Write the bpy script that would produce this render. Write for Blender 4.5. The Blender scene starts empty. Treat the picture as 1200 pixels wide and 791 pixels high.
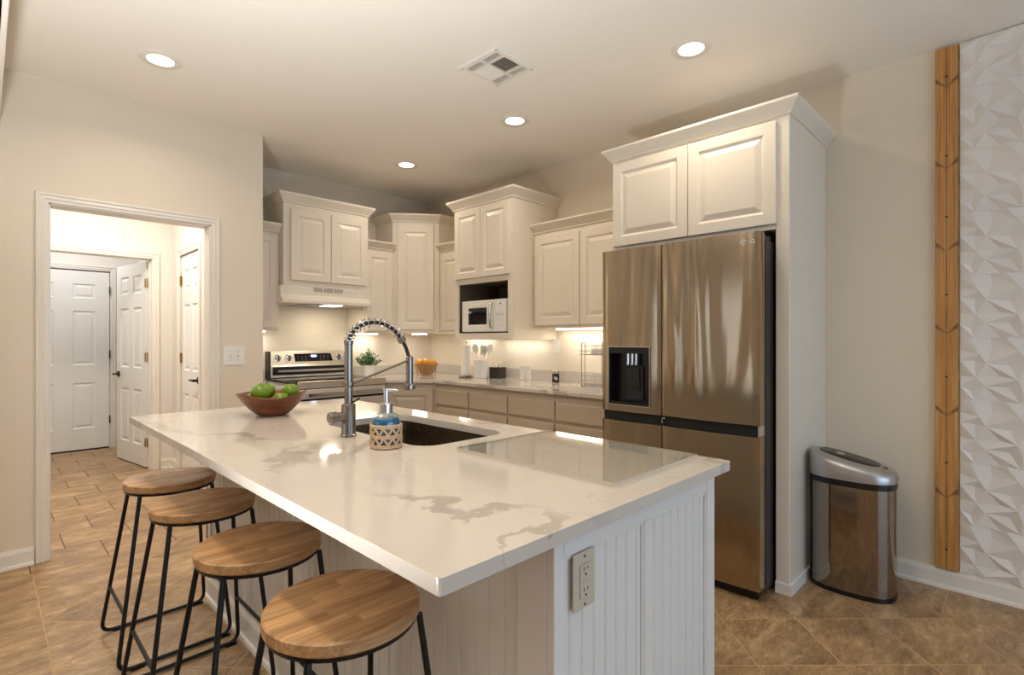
import bpy, bmesh, math, random
from mathutils import Vector
random.seed(7)
S = bpy.context.scene
COL = S.collection
PI = math.pi

# ------------------------------------------------------------------ camera
cd = bpy.data.cameras.new('camera'); cam = bpy.data.objects.new('camera', cd); COL.objects.link(cam)
cam.location = (0, 0, 1.25)
cam.rotation_euler = (PI / 2, 0, math.radians(44.62 - 90))
cd.sensor_width = 36.0; cd.lens = 613.0 / 1200 * 36.0; cd.shift_y = 2.5 / 1200
cd.clip_start = 0.02
S.camera = cam

# ------------------------------------------------------------------ light
S.view_settings.view_transform = 'Standard'; S.view_settings.look = 'None'
S.view_settings.exposure = 0.0; S.view_settings.gamma = 1.0
S.view_settings.use_curve_mapping = False
CAN_W = 4.9
CAN_COL = (1.0, 0.86, 0.68)
DAY_W = 84.0
DAY_COL = (0.46, 0.70, 1.0)
HALL_W = 32.0
HALL_COL = (1.0, 0.96, 0.88)
STRIP_W = 1.1
CEIL_FILL_W = 72.0  # added uplighter out of frame, fills the ceiling with light
CEIL_FILL_COL = (0.95, 0.98, 1.0)
LEFT_W = 8.0
world = bpy.data.worlds.new('world'); S.world = world; world.use_nodes = True
world.node_tree.nodes['Background'].inputs[0].default_value = (0.72, 0.84, 1.0, 1)
world.node_tree.nodes['Background'].inputs[1].default_value = 1.0


def area(name, loc, rot, sx, sy, watts, col, shape='RECTANGLE', spread=PI):
    l = bpy.data.lights.new(name, 'AREA'); l.shape = shape; l.size = sx
    if shape in ('RECTANGLE', 'ELLIPSE'): l.size_y = sy
    l.energy = watts; l.color = col; l.spread = spread
    o = bpy.data.objects.new(name, l); COL.objects.link(o); o.location = loc; o.rotation_euler = rot
    return o


# daylight entering through the two windows of the living side (behind the camera)
area('daylight', (0.95, -3.62, 1.15), (PI / 2, 0, 0), 4.1, 2.0, DAY_W, DAY_COL)
area('daylight', (-3.62, 2.75, 1.35), (PI / 2, 0, -PI / 2), 2.2, 1.7, LEFT_W, (1.0, 0.93, 0.84))
# hall ceiling fixtures
area('hall_light', (0.6, 5.0, 2.70), (0, 0, 0), 0.35, 0.35, HALL_W, HALL_COL, 'DISK')
area('hall_light', (0.55, 6.9, 2.70), (0, 0, 0), 0.35, 0.35, HALL_W * 0.42, (0.97, 0.98, 1.0), 'DISK')

# ------------------------------------------------------------------ materials
def lin(c):
    return tuple(((v / 255.0) / 12.92 if v / 255.0 <= 0.04045 else ((v / 255.0 + 0.055) / 1.055) ** 2.4) for v in c) + (1.0,)


class NT:
    """small wrapper to write node maths"""
    def __init__(s, name):
        s.m = bpy.data.materials.new(name); s.m.use_nodes = True
        s.t = s.m.node_tree; s.n = s.t.nodes; s.l = s.t.links
        s.b = s.n['Principled BSDF']; s.out = s.n['Material Output']

    def new(s, typ, **kw):
        nd = s.n.new(typ)
        for k, v in kw.items(): setattr(nd, k, v)
        return nd

    def put(s, sock, v):
        if hasattr(v, 'is_output') or isinstance(v, bpy.types.NodeSocket): s.l.new(v, sock)
        else: sock.default_value = v

    def f(s, op, a, b=0.0, c=0.0):
        nd = s.new('ShaderNodeMath', operation=op)
        s.put(nd.inputs[0], a); s.put(nd.inputs[1], b); s.put(nd.inputs[2], c)
        return nd.outputs[0]

    def mix(s, fac, a, b, mode='MIX'):
        nd = s.new('ShaderNodeMix', data_type='RGBA', blend_type=mode)
        s.put(nd.inputs[0], fac); s.put(nd.inputs[6], a); s.put(nd.inputs[7], b)
        return nd.outputs[2]

    def fmix(s, fac, a, b):
        nd = s.new('ShaderNodeMix', data_type='FLOAT')
        s.put(nd.inputs[0], fac); s.put(nd.inputs[2], a); s.put(nd.inputs[3], b)
        return nd.outputs[0]

    def coord(s):
        return s.new('ShaderNodeTexCoord').outputs['Object']

    def pos(s):
        return s.new('ShaderNodeNewGeometry').outputs['Position']

    def mapv(s, v, scale=(1, 1, 1), rot=(0, 0, 0), loc=(0, 0, 0)):
        nd = s.new('ShaderNodeMapping'); s.put(nd.inputs[0], v)
        nd.inputs[1].default_value = loc; nd.inputs[2].default_value = rot; nd.inputs[3].default_value = scale
        return nd.outputs[0]

    def noise(s, v, scale=5, detail=4, rough=0.55, dist=0.0, out=0):
        nd = s.new('ShaderNodeTexNoise'); s.put(nd.inputs['Vector'], v)
        nd.inputs['Scale'].default_value = scale; nd.inputs['Detail'].default_value = detail
        nd.inputs['Roughness'].default_value = rough; nd.inputs['Distortion'].default_value = dist
        return nd.outputs[out]

    def ramp(s, v, stops):
        nd = s.new('ShaderNodeValToRGB'); s.put(nd.inputs[0], v)
        e = nd.color_ramp.elements
        while len(e) < len(stops): e.new(0.5)
        for el, (p, c) in zip(e, stops):
            el.position = p; el.color = c if len(c) == 4 else lin(c)
        return nd.outputs[0]

    def bump(s, h, strength=0.2, dist=0.01):
        nd = s.new('ShaderNodeBump'); nd.inputs['Strength'].default_value = strength
        nd.inputs['Distance'].default_value = dist; s.put(nd.inputs['Height'], h)
        s.l.new(nd.outputs[0], s.b.inputs['Normal'])

    def set(s, **kw):
        for k, v in kw.items(): s.put(s.b.inputs[k.replace('_', ' ')], v)
        return s


def plain(name, rgb, rough=0.5, metal=0.0, nscale=40, amt=0.04, bump=0.0, **kw):
    """painted / plastic / metal surface with a slight procedural variation"""
    t = NT(name)
    c = lin(rgb)
    n = t.noise(t.coord(), nscale, 3)
    dark = tuple(v * (1 - amt) for v in c[:3]) + (1,)
    lite = tuple(min(1, v * (1 + amt)) for v in c[:3]) + (1,)
    t.set(Base_Color=t.mix(n, dark, lite), Roughness=rough, Metallic=metal)
    if bump: t.bump(t.noise(t.coord(), 220, 2), bump, 0.002)
    for k, v in kw.items(): t.put(t.b.inputs[k.replace('_', ' ')], v)
    return t.m


def glow(name, rgb, strength):
    t = NT(name); t.set(Base_Color=lin(rgb), Emission_Color=lin(rgb), Emission_Strength=strength)
    return t.m


M = {}
M['wall'] = plain('wall_paint', (224, 212, 193), 0.75, amt=0.015, bump=0.35)
M['ceiling'] = plain('ceiling_paint', (238, 232, 222), 0.85, amt=0.015, bump=0.4)
M['hallwall'] = plain('hall_paint', (228, 222, 214), 0.75, amt=0.015, bump=0.2)
M['trim'] = plain('trim_paint', (228, 222, 212), 0.38, amt=0.012)
M['cab'] = plain('cabinet_paint', (226, 216, 200), 0.36, amt=0.015)
M['islandpaint'] = plain('island_paint', (222, 219, 213), 0.4, amt=0.015)
M['basecab'] = plain('base_cabinet_paint', (184, 167, 144), 0.42, amt=0.02)
M['doorwhite'] = plain('door_paint', (232, 231, 227), 0.4, amt=0.01)
M['black'] = plain('black_metal', (18, 18, 19), 0.38, 0.3, amt=0.1)
M['blackplastic'] = plain('black_plastic', (14, 14, 15), 0.25, amt=0.1)
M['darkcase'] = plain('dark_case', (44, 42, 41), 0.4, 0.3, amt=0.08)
M['shadowgap'] = plain('gap_dark', (8, 8, 8), 0.6)
M['brass'] = plain('brass', (186, 150, 78), 0.3, 1.0)
M['chrome'] = plain('chrome', (214, 214, 216), 0.12, 1.0, amt=0.02)
M['nickel'] = plain('brushed_nickel', (148, 140, 132), 0.24, 1.0, amt=0.05)
M['hoodwhite'] = plain('hood_enamel', (228, 220, 206), 0.25, amt=0.01)
M['whiteplastic'] = plain('white_plastic', (232, 229, 222), 0.35, amt=0.01)
M['almond'] = plain('almond_plastic', (196, 184, 166), 0.35, amt=0.01)
M['ceramic'] = plain('white_ceramic', (236, 232, 226), 0.2, amt=0.01)
M['paper'] = plain('paper', (236, 232, 226), 0.9, amt=0.02)
M['orange'] = plain('orange_peel', (246, 174, 44), 0.45, amt=0.1, bump=0.3)
M['lime'] = plain('lime_peel', (104, 134, 18), 0.28, nscale=14, amt=0.35, bump=0.2)
M['leaf'] = plain('leaf', (104, 136, 84), 0.5, nscale=60, amt=0.5)
M['soil'] = plain('soil', (60, 45, 32), 0.9)
M['liquid'] = plain('blue_liquid', (8, 98, 138), 0.05, nscale=25, amt=0.55)
M['wicker'] = plain('wicker', (196, 166, 134), 0.7, nscale=120, amt=0.3)
M['copper'] = plain('copper_wire', (206, 160, 118), 0.3, 1.0)
M['tan'] = plain('tan_weave', (164, 128, 86), 0.75, nscale=90, amt=0.3)
M['darkglass'] = plain('black_glass', (6, 6, 7), 0.06)
M['lightdisc'] = glow('light_diffuser', (255, 246, 228), 6.0)
M['striplight'] = glow('light_strip_diffuser', (255, 244, 222), 7.0)
M['display'] = glow('display_digits', (190, 205, 255), 3.0)
M['grayplastic'] = plain('gray_plastic', (120, 116, 110), 0.4)
M['silverplastic'] = plain('silver_plastic', (178, 176, 174), 0.32, 0.75, amt=0.03)
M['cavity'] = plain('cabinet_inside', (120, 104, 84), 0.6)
M['panel'] = plain('wall_panel_white', (226, 220, 214), 0.5, amt=0.01)
M['badge'] = plain('badge_silver', (228, 228, 226), 0.35, 0.2)


def mat_floor():
    t = NT('floor_tile')
    p = t.pos()
    sx = t.new('ShaderNodeSeparateXYZ'); t.l.new(p, sx.inputs[0])
    x, y = sx.outputs[0], sx.outputs[1]
    P = 0.4717

    def edge(v, size):          # distance to the nearest joint and tile index
        fr = t.f('FRACT', v)
        return t.f('MULTIPLY', t.f('MINIMUM', fr, t.f('SUBTRACT', 1.0, fr)), size), t.f('FLOOR', v)
    s = t.f('DIVIDE', t.f('SUBTRACT', t.f('ADD', x, y), 3.30), P)
    d = t.f('DIVIDE', t.f('SUBTRACT', t.f('SUBTRACT', x, y), 1.82), P)
    e1, i1 = edge(s, 0.3335); e2, i2 = edge(d, 0.3335)
    de = t.f('MINIMUM', e1, e2)
    # straight border courses
    by = t.f('DIVIDE', t.f('SUBTRACT', y, 0.28), 0.335)
    e3, i3 = edge(by, 0.335)
    sl = t.f('MULTIPLY', t.f('ABSOLUTE', t.f('SUBTRACT', x, 0.19)), 1.3); sr = t.f('ABSOLUTE', t.f('SUBTRACT', x, 3.08))
    be = t.f('MINIMUM', e3, t.f('MINIMUM', sl, sr))
    de = t.f('MINIMUM', de, t.f('MINIMUM', sl, sr))
    # hall running bond
    row = t.f('DIVIDE', t.f('SUBTRACT', y, 3.785), 0.326)
    e4, i4 = edge(row, 0.326)
    par = t.f('MODULO', i4, 2.0)
    hx = t.f('ADD', t.f('DIVIDE', t.f('SUBTRACT', x, 0.5175), 0.335), t.f('MULTIPLY', par, 0.5))
    e5, i5 = edge(hx, 0.335)
    he = t.f('MINIMUM', e4, e5)
    border = t.f('MAXIMUM', t.f('LESS_THAN', x, 0.19), t.f('GREATER_THAN', x, 3.08))
    hall = t.f('GREATER_THAN', y, 3.785)
    e = t.fmix(hall, t.fmix(border, de, be), he)
    ia = t.fmix(hall, t.fmix(border, i1, i3), i4); ib = t.fmix(hall, t.fmix(border, i2, border), i5)
    cmb = t.new('ShaderNodeCombineXYZ'); t.l.new(ia, cmb.inputs[0]); t.l.new(ib, cmb.inputs[1]); t.l.new(hall, cmb.inputs[2])
    wn = t.new('ShaderNodeTexWhiteNoise'); t.l.new(cmb.outputs[0], wn.inputs[0])
    off = t.new('ShaderNodeVectorMath', operation='MULTIPLY_ADD')
    t.l.new(wn.outputs[1], off.inputs[0]); off.inputs[1].default_value = (9, 9, 9); t.l.new(p, off.inputs[2])
    rot = t.mapv(off.outputs[0], (1.0, 2.6, 1), (0, 0, math.radians(-38)))
    n1 = t.noise(rot, 3.2, 8, 0.62, 0.8)
    n2 = t.noise(rot, 16, 9, 0.72, 0.9)
    n3 = t.noise(p, 160, 2, 0.6)
    base = t.ramp(n1, [(0.34, (92, 62, 34)), (0.46, (140, 104, 66)), (0.55, (168, 132, 90)), (0.66, (206, 172, 130))])
    base = t.mix(0.42, base, t.ramp(n2, [(0.36, (86, 58, 32)), (0.51, (160, 124, 82)), (0.64, (222, 190, 148))]))
    base = t.mix(0.2, base, t.ramp(n3, [(0.3, (90, 66, 42)), (0.7, (220, 196, 160))]))
    tv = t.fmix(wn.outputs[0], 0.9, 1.08)
    cc = t.new('ShaderNodeCombineColor')
    for k in range(3): t.l.new(tv, cc.inputs[k])
    base = t.mix(1.0, base, cc.outputs[0], 'MULTIPLY')
    grout = t.f('LESS_THAN', e, 0.0031)
    col = t.mix(grout, base, t.mix(hall, lin((184, 150, 110)), lin((112, 88, 62))))
    t.set(Base_Color=col, Roughness=t.fmix(grout, t.fmix(n2, 0.28, 0.5), 0.8))
    h = t.f('MINIMUM', t.f('DIVIDE', e, 0.006), 1.0)
    t.bump(t.f('ADD', h, t.f('MULTIPLY', n2, 0.25)), 0.35, 0.003)
    return t.m


def mat_quartz():
    t = NT('white_quartz')
    p = t.mapv(t.coord(), (1, 1, 1), (0, 0, math.radians(24)))
    w = t.noise(p, 1.5, 6, 0.6, 0.0, 1)
    v = t.new('ShaderNodeVectorMath', operation='MULTIPLY_ADD'); t.l.new(w, v.inputs[0]); v.inputs[1].default_value = (0.95, 0.95, 0.3); t.l.new(p, v.inputs[2])
    vo = t.new('ShaderNodeTexVoronoi', feature='DISTANCE_TO_EDGE'); t.l.new(v.outputs[0], vo.inputs['Vector']); vo.inputs['Scale'].default_value = 1.15
    wide = t.noise(p, 2.2, 2)
    thr = t.f('MULTIPLY', t.f('SUBTRACT', wide, 0.36), 0.13)
    thr = t.f('MAXIMUM', thr, 0.0045)
    vein = t.f('SUBTRACT', 1.0, t.f('MINIMUM', t.f('DIVIDE', vo.outputs[0], thr), 1.0))
    vein = t.f('MINIMUM', t.f('MULTIPLY', vein, 2.6), 1.0)
    vo2 = t.new('ShaderNodeTexVoronoi', feature='DISTANCE_TO_EDGE'); t.l.new(v.outputs[0], vo2.inputs['Vector']); vo2.inputs['Scale'].default_value = 2.9
    fine = t.f('SUBTRACT', 1.0, t.f('MINIMUM', t.f('DIVIDE', vo2.outputs[0], 0.006), 1.0))
    patch = t.noise(p, 1.9, 2)
    gate = t.f('MINIMUM', t.f('MAXIMUM', t.f('MULTIPLY', t.f('SUBTRACT', patch, 0.43), 9.0), 0.0), 1.0)
    gate2 = t.f('MINIMUM', t.f('MAXIMUM', t.f('MULTIPLY', t.f('SUBTRACT', t.noise(p, 1.3, 1), 0.45), 8.0), 0.0), 1.0)
    a = t.f('MULTIPLY', t.f('MULTIPLY', vein, gate), 0.45)
    b = t.f('MULTIPLY', t.f('MULTIPLY', fine, gate2), 0.5)
    fac = t.f('MAXIMUM', a, b)
    cloud = t.mix(t.noise(p, 3, 4), lin((196, 187, 175)), lin((204, 195, 184)))
    t.set(Base_Color=t.mix(fac, cloud, lin((120, 113, 108))), Roughness=0.07, Specular_IOR_Level=0.5)
    return t.m


def mat_wood(name, cols, axis='Y', scale=1.0, staves=0.045, rough=0.4, length=0.34):
    """butcher-block staves / plank grain running along one axis"""
    t = NT(name)
    p = t.coord()
    sp = t.new('ShaderNodeSeparateXYZ'); t.l.new(p, sp.inputs[0])
    a, b = (sp.outputs[1], sp.outputs[0]) if axis == 'Y' else ((sp.outputs[0], sp.outputs[1]) if axis == 'X' else (sp.outputs[2], sp.outputs[1]))
    if staves:
        i = t.f('FLOOR', t.f('DIVIDE', b, staves))
        w0 = t.new('ShaderNodeTexWhiteNoise', noise_dimensions='1D'); t.l.new(i, w0.inputs['W'])
        j = t.f('FLOOR', t.f('ADD', t.f('DIVIDE', a, length), w0.outputs[0]))
        c = t.new('ShaderNodeCombineXYZ'); t.l.new(i, c.inputs[0]); t.l.new(j, c.inputs[1])
        w = t.new('ShaderNodeTexWhiteNoise'); t.l.new(c.outputs[0], w.inputs[0])
        rnd = w.outputs[0]
        off = t.new('ShaderNodeVectorMath', operation='MULTIPLY_ADD'); t.l.new(w.outputs[1], off.inputs[0]); off.inputs[1].default_value = (7, 7, 7); t.l.new(p, off.inputs[2])
        q = off.outputs[0]
    else:
        rnd = 0.5; q = p
    sc = {'Y': (22, 1.6, 22), 'X': (1.6, 22, 22), 'Z': (22, 22, 1.3)}[axis]
    g = t.noise(t.mapv(q, sc), 1.6 * scale, 6, 0.65, 1.2)
    fine = t.noise(t.mapv(q, tuple(k * 3 for k in sc)), 2.2 * scale, 3, 0.6)
    base = t.ramp(g, [(0.25, cols[0]), (0.5, cols[1]), (0.72, cols[2])])
    base = t.mix(0.25, base, t.ramp(fine, [(0.3, cols[0]), (0.7, cols[2])]))
    if staves:
        tv = t.fmix(rnd, 0.74, 1.16)
        cc = t.new('ShaderNodeCombineColor')
        for k in range(3): t.l.new(tv, cc.inputs[k])
        base = t.mix(1.0, base, cc.outputs[0], 'MULTIPLY')
    t.set(Base_Color=base, Roughness=rough)
    t.bump(g, 0.12, 0.002)
    return t.m


def mat_steel(name, rgb, rough=0.2, vertical=True, wob=0.0, wscale=2.0, fine=0.05):
    t = NT(name)
    p = t.coord()
    br = t.noise(t.mapv(p, (3, 3, 420) if vertical else (420, 420, 3)), 1.5, 2, 0.6)
    t.set(Base_Color=t.mix(br, tuple(v * 0.94 for v in lin(rgb)[:3]) + (1,), lin(rgb)), Metallic=1.0,
          Roughness=t.fmix(br, rough * 0.85, rough * 1.15))
    if wob:
        w = t.noise(t.mapv(p, (1.0, 1.0, 0.09)), wscale, 2, 0.5, 0.5)
        t.bump(t.f('ADD', w, t.f('MULTIPLY', br, fine * 0.002)), wob, 0.05)
    return t.m


def mat_plank():
    t = NT('cedar_plank')
    p = t.coord()
    sp = t.new('ShaderNodeSeparateXYZ'); t.l.new(p, sp.inputs[0])
    y, z = sp.outputs[1], sp.outputs[2]
    ay = t.f('ABSOLUTE', y)
    cb = t.new('ShaderNodeCombineXYZ'); t.l.new(ay, cb.inputs[1]); t.l.new(z, cb.inputs[2])
    q = cb.outputs[0]
    g = t.noise(t.mapv(q, (1, 46, 1.1)), 1.8, 5, 0.6, 0.9)
    base = t.ramp(g, [(0.25, (150, 98, 42)), (0.5, (190, 136, 72)), (0.75, (212, 164, 100))])
    # book-matched knots: V shaped dark streaks about every 0.47 m
    k = t.f('FRACT', t.f('DIVIDE', t.f('SUBTRACT', z, 0.259), 0.4115))
    kk = t.f('MULTIPLY', t.f('SUBTRACT', k, 0.25), 0.4115)
    dv = t.f('SUBTRACT', kk, t.f('MULTIPLY', ay, 0.85))
    dv = t.f('ABSOLUTE', t.f('ADD', dv, t.f('MULTIPLY', t.f('SUBTRACT', t.noise(p, 30, 3), 0.5), 0.02)))
    knot = t.f('SUBTRACT', 1.0, t.f('MINIMUM', t.f('DIVIDE', dv, t.f('ADD', 0.006, t.f('MULTIPLY', ay, 0.35))), 1.0))
    knot = t.f('MULTIPLY', knot, t.f('MINIMUM', t.f('ADD', 0.35, t.f('MULTIPLY', ay, 16.0)), 0.9))
    base = t.mix(knot, base, lin((84, 40, 14)))
    seam = t.f('LESS_THAN', ay, t.f('MULTIPLY', 0.0022, t.noise(t.mapv(p, (1, 1, 1)), 9, 2)))
    base = t.mix(seam, base, lin((30, 18, 10)))
    t.set(Base_Color=base, Roughness=0.5)
    t.bump(g, 0.15, 0.002)
    return t.m


def mat_glassboard(name='clear_glass_sheet', tint=(0.985, 0.99, 0.985, 1), boost=1.0):
    """thin clear sheet: clear from above, mirror-like at a glancing angle"""
    t = NT(name)
    tr = t.new('ShaderNodeBsdfTransparent'); tr.inputs[0].default_value = tint
    gl = t.new('ShaderNodeBsdfGlossy'); gl.inputs['Roughness'].default_value = 0.02
    fr = t.new('ShaderNodeFresnel'); bf = t.new('ShaderNodeNewGeometry').outputs['Backfacing']
    t.l.new(t.fmix(bf, 1.52, 1 / 1.52), fr.inputs[0])
    fac = t.f('MINIMUM', t.f('MULTIPLY', fr.outputs[0], boost), 1.0)
    mx = t.new('ShaderNodeMixShader'); t.l.new(fac, mx.inputs[0]); t.l.new(tr.outputs[0], mx.inputs[1]); t.l.new(gl.outputs[0], mx.inputs[2])
    t.l.new(mx.outputs[0], t.out.inputs[0])
    return t.m


M['floor'] = mat_floor()
M['quartz'] = mat_quartz()
M['seat'] = mat_wood('butcher_block', [(140, 92, 50), (194, 144, 94), (228, 188, 138)], 'X', 1.0, 0.036, 0.38, 0.30)
M['bowlwood'] = mat_wood('acacia', [(62, 26, 10), (116, 58, 24), (164, 96, 48)], 'X', 0.6, 0.05, 0.3, 0.09)
M['plank'] = mat_plank()
M['steel'] = mat_steel('brushed_steel', (172, 156, 134), 0.16, True, 0.75, 5.0)
M['steelplain'] = mat_steel('steel', (232, 222, 208), 0.36, True)
M['sinksteel'] = mat_steel('sink_steel', (150, 136, 118), 0.26, False)
M['cansteel'] = mat_steel('polished_steel', (150, 140, 128), 0.07, True)
M['glass'] = mat_glassboard()
M['bottleglass'] = mat_glassboard('bottle_glass', (0.86, 0.93, 0.95, 1), 1.8)
M['glassedge'] = plain('polished_glass_edge', (196, 186, 168), 0.08)

# ------------------------------------------------------------------ mesh tools
WORLD = {}


def Vv(p): return Vector(p)


class Fr:
    """local frame: u along a wall, v up, n out of the wall"""
    def __init__(s, o, u, n):
        s.o = Vector(o); s.u = Vector(u).normalized(); s.n = Vector(n).normalized(); s.z = Vector((0, 0, 1))

    def p(s, a, b, c=0.0): return s.o + s.u * a + s.z * b + s.n * c


class MB:
    def __init__(s): s.bm = bmesh.new(); s.weld = False

    def face(s, pts):
        try: return s.bm.faces.new([s.bm.verts.new(p) for p in pts])
        except ValueError: return None

    def box(s, x0, x1, y0, y1, z0, z1):
        c = [(x0, y0), (x1, y0), (x1, y1), (x0, y1)]
        return s.prism(c, z0, z1)

    def prism(s, xy, z0, z1):
        lo = [s.bm.verts.new((a, b, z0)) for a, b in xy]; hi = [s.bm.verts.new((a, b, z1)) for a, b in xy]
        n = len(xy)
        s.bm.faces.new(lo[::-1]); s.bm.faces.new(hi)
        for i in range(n): s.bm.faces.new((lo[i], lo[(i + 1) % n], hi[(i + 1) % n], hi[i]))
        return s

    def extr(s, pts, vec):
        """prism of an arbitrary planar outline along a vector"""
        vec = Vector(vec)
        lo = [s.bm.verts.new(Vector(p)) for p in pts]; hi = [s.bm.verts.new(Vector(p) + vec) for p in pts]
        n = len(pts)
        s.bm.faces.new(lo[::-1]); s.bm.faces.new(hi)
        for i in range(n): s.bm.faces.new((lo[i], lo[(i + 1) % n], hi[(i + 1) % n], hi[i]))
        return s

    def fbox(s, fr, a0, a1, b0, b1, c0, c1):
        return s.extr([fr.p(a0, b0, c0), fr.p(a1, b0, c0), fr.p(a1, b1, c0), fr.p(a0, b1, c0)], fr.n * (c1 - c0))

    def tube(s, pts, r, n=10, closed=False):
        pts = [Vector(p) for p in pts]; m = len(pts); rings = []
        rr = r if isinstance(r, (list, tuple)) else [r] * m
        up = None
        for i, p in enumerate(pts):
            if closed: t = pts[(i + 1) % m] - pts[i - 1]
            else: t = pts[min(i + 1, m - 1)] - pts[max(i - 1, 0)]
            t.normalize()
            if up is None:
                up = Vector((0, 0, 1)) if abs(t.z) < 0.9 else Vector((1, 0, 0))
            a = t.cross(up)
            if a.length < 1e-5: a = t.cross(Vector((0.3, 1, 0.2)))
            a.normalize(); b = a.cross(t).normalized(); up = b
            rings.append([s.bm.verts.new(p + (a * math.cos(k * 2 * PI / n) + b * math.sin(k * 2 * PI / n)) * rr[i]) for k in range(n)])
        for i in range(m if closed else m - 1):
            A, B = rings[i], rings[(i + 1) % m]
            for k in range(n): s.bm.faces.new((A[k], A[(k + 1) % n], B[(k + 1) % n], B[k]))
        if not closed:
            s.bm.faces.new(rings[0][::-1]); s.bm.faces.new(rings[-1])
        return s

    def lathe(s, c, prof, n=32, axis=(0, 0, 1), sx=1.0, sy=1.0, ring=False):
        """profile [(r, h)] about an axis through c"""
        ax = Vector(axis).normalized()
        a = ax.cross(Vector((0, 0, 1)) if abs(ax.z) < 0.9 else Vector((0, 1, 0))).normalized()
        if abs(ax.z) > 0.9: a = Vector((1, 0, 0))
        b = ax.cross(a).normalized(); c = Vector(c)
        rings = []
        for r, h in prof:
            if r < 1e-6: rings.append([s.bm.verts.new(c + ax * h)])
            else: rings.append([s.bm.verts.new(c + ax * h + (a * math.cos(k * 2 * PI / n) * sx + b * math.sin(k * 2 * PI / n) * sy) * r) for k in range(n)])
        if ring: rings.append(rings[0])
        for A, B in zip(rings, rings[1:]):
            for k in range(n):
                k2 = (k + 1) % n
                if len(A) == 1 and len(B) == 1: continue
                if len(A) == 1: s.bm.faces.new((A[0], B[k], B[k2]))
                elif len(B) == 1: s.bm.faces.new((A[k], A[k2], B[0]))
                else: s.bm.faces.new((A[k], A[k2], B[k2], B[k]))
        if ring: return s
        if len(rings[0]) > 1: s.bm.faces.new(rings[0][::-1])
        if len(rings[-1]) > 1: s.bm.faces.new(rings[-1])
        return s

    def ball(s, c, r, n=20, sz=1.0):
        k = n // 2
        return s.lathe(c, [(r * math.sin(PI * i / k), -r * sz * math.cos(PI * i / k)) for i in range(k + 1)], n)

    def loft(s, loops, cap0=True, cap1=True):
        rings = [[s.bm.verts.new(p) for p in L] for L in loops]; n = len(rings[0])
        for A, B in zip(rings, rings[1:]):
            for k in range(n): s.bm.faces.new((A[k], A[(k + 1) % n], B[(k + 1) % n], B[k]))
        if cap0: s.bm.faces.new(rings[0][::-1])
        if cap1: s.bm.faces.new(rings[-1])
        return s

    def sweep(s, path, prof):
        """moulding: profile [(out, z)] mitred along an XY path, outside on the left"""
        n = len(path); P = [Vector((a, b)) for a, b in path]; nor = []
        for i in range(n):
            ds = []
            if i > 0: ds.append((P[i] - P[i - 1]).normalized())
            if i < n - 1: ds.append((P[i + 1] - P[i]).normalized())
            ns = [Vector((-d.y, d.x)) for d in ds]
            if len(ns) == 1: nor.append(ns[0])
            else:
                h = (ns[0] + ns[1]).normalized(); nor.append(h / max(0.3, h.dot(ns[0])))
        loops = [[Vector((P[i].x + nor[i].x * o, P[i].y + nor[i].y * o, z)) for o, z in prof] for i in range(n)]
        return s.loft(loops)

    def grid(s, fr, U, V, panels, t, prof):
        """door slab: flat cells, and moulded panels in the listed cells; front at n = t"""
        s.weld = True
        for i in range(len(U) - 1):
            for j in range(len(V) - 1):
                u0, u1, v0, v1 = U[i], U[i + 1], V[j], V[j + 1]
                if (i, j) in panels:
                    loops = [[fr.p(u0 + a, v0 + a, t + h), fr.p(u1 - a, v0 + a, t + h), fr.p(u1 - a, v1 - a, t + h), fr.p(u0 + a, v1 - a, t + h)] for a, h in prof]
                    s.loft(loops, False, True)
                else:
                    s.face([fr.p(u0, v0, t), fr.p(u1, v0, t), fr.p(u1, v1, t), fr.p(u0, v1, t)])
        a, b, c, d = U[0], U[-1], V[0], V[-1]
        us = list(U); vs = list(V)
        s.face([fr.p(a, c, 0), fr.p(a, d, 0), fr.p(b, d, 0), fr.p(b, c, 0)])
        s.face([fr.p(u, c, t) for u in us] + [fr.p(b, c, 0), fr.p(a, c, 0)])
        s.face([fr.p(u, d, t) for u in us] + [fr.p(b, d, 0), fr.p(a, d, 0)])
        s.face([fr.p(a, v, t) for v in vs] + [fr.p(a, d, 0), fr.p(a, c, 0)])
        s.face([fr.p(b, v, t) for v in vs] + [fr.p(b, d, 0), fr.p(b, c, 0)])
        return s

    def build(s, name, mat, parent=None, smooth=None, bevel=0.0, seg=2, kind=None):
        bm = s.bm
        if s.weld: bmesh.ops.remove_doubles(bm, verts=bm.verts, dist=1e-5)
        bmesh.ops.recalc_face_normals(bm, faces=bm.faces)
        org = WORLD.get(parent.name, Vector((0, 0, 0))) if parent else Vector((0, 0, 0))
        if parent: bmesh.ops.translate(bm, verts=bm.verts, vec=-org)
        me = bpy.data.meshes.new(name); bm.to_mesh(me); bm.free()
        me.materials.append(M[mat] if isinstance(mat, str) else mat)
        if smooth:
            me.polygons.foreach_set('use_smooth', [True] * len(me.polygons))
            me.set_sharp_from_angle(angle=math.radians(smooth if smooth is not True else 40))
        o = bpy.data.objects.new(name, me); COL.objects.link(o)
        if parent:
            o.parent = parent; WORLD[o.name] = org
        if bevel:
            md = o.modifiers.new('bevel', 'BEVEL'); md.width = bevel; md.segments = seg; md.limit_method = 'ANGLE'
            md.angle_limit = math.radians(35)
        if kind: o['kind'] = kind
        return o


def thing(name, label, cat, loc, group=None):
    o = bpy.data.objects.new(name, None); COL.objects.link(o); o.location = loc; o.empty_display_size = 0.05
    o['label'] = label; o['category'] = cat
    if group: o['group'] = group
    WORLD[o.name] = Vector(loc)
    return o


def tag(o, label, cat, group=None):
    o['label'] = label; o['category'] = cat
    if group: o['group'] = group
    return o


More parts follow.
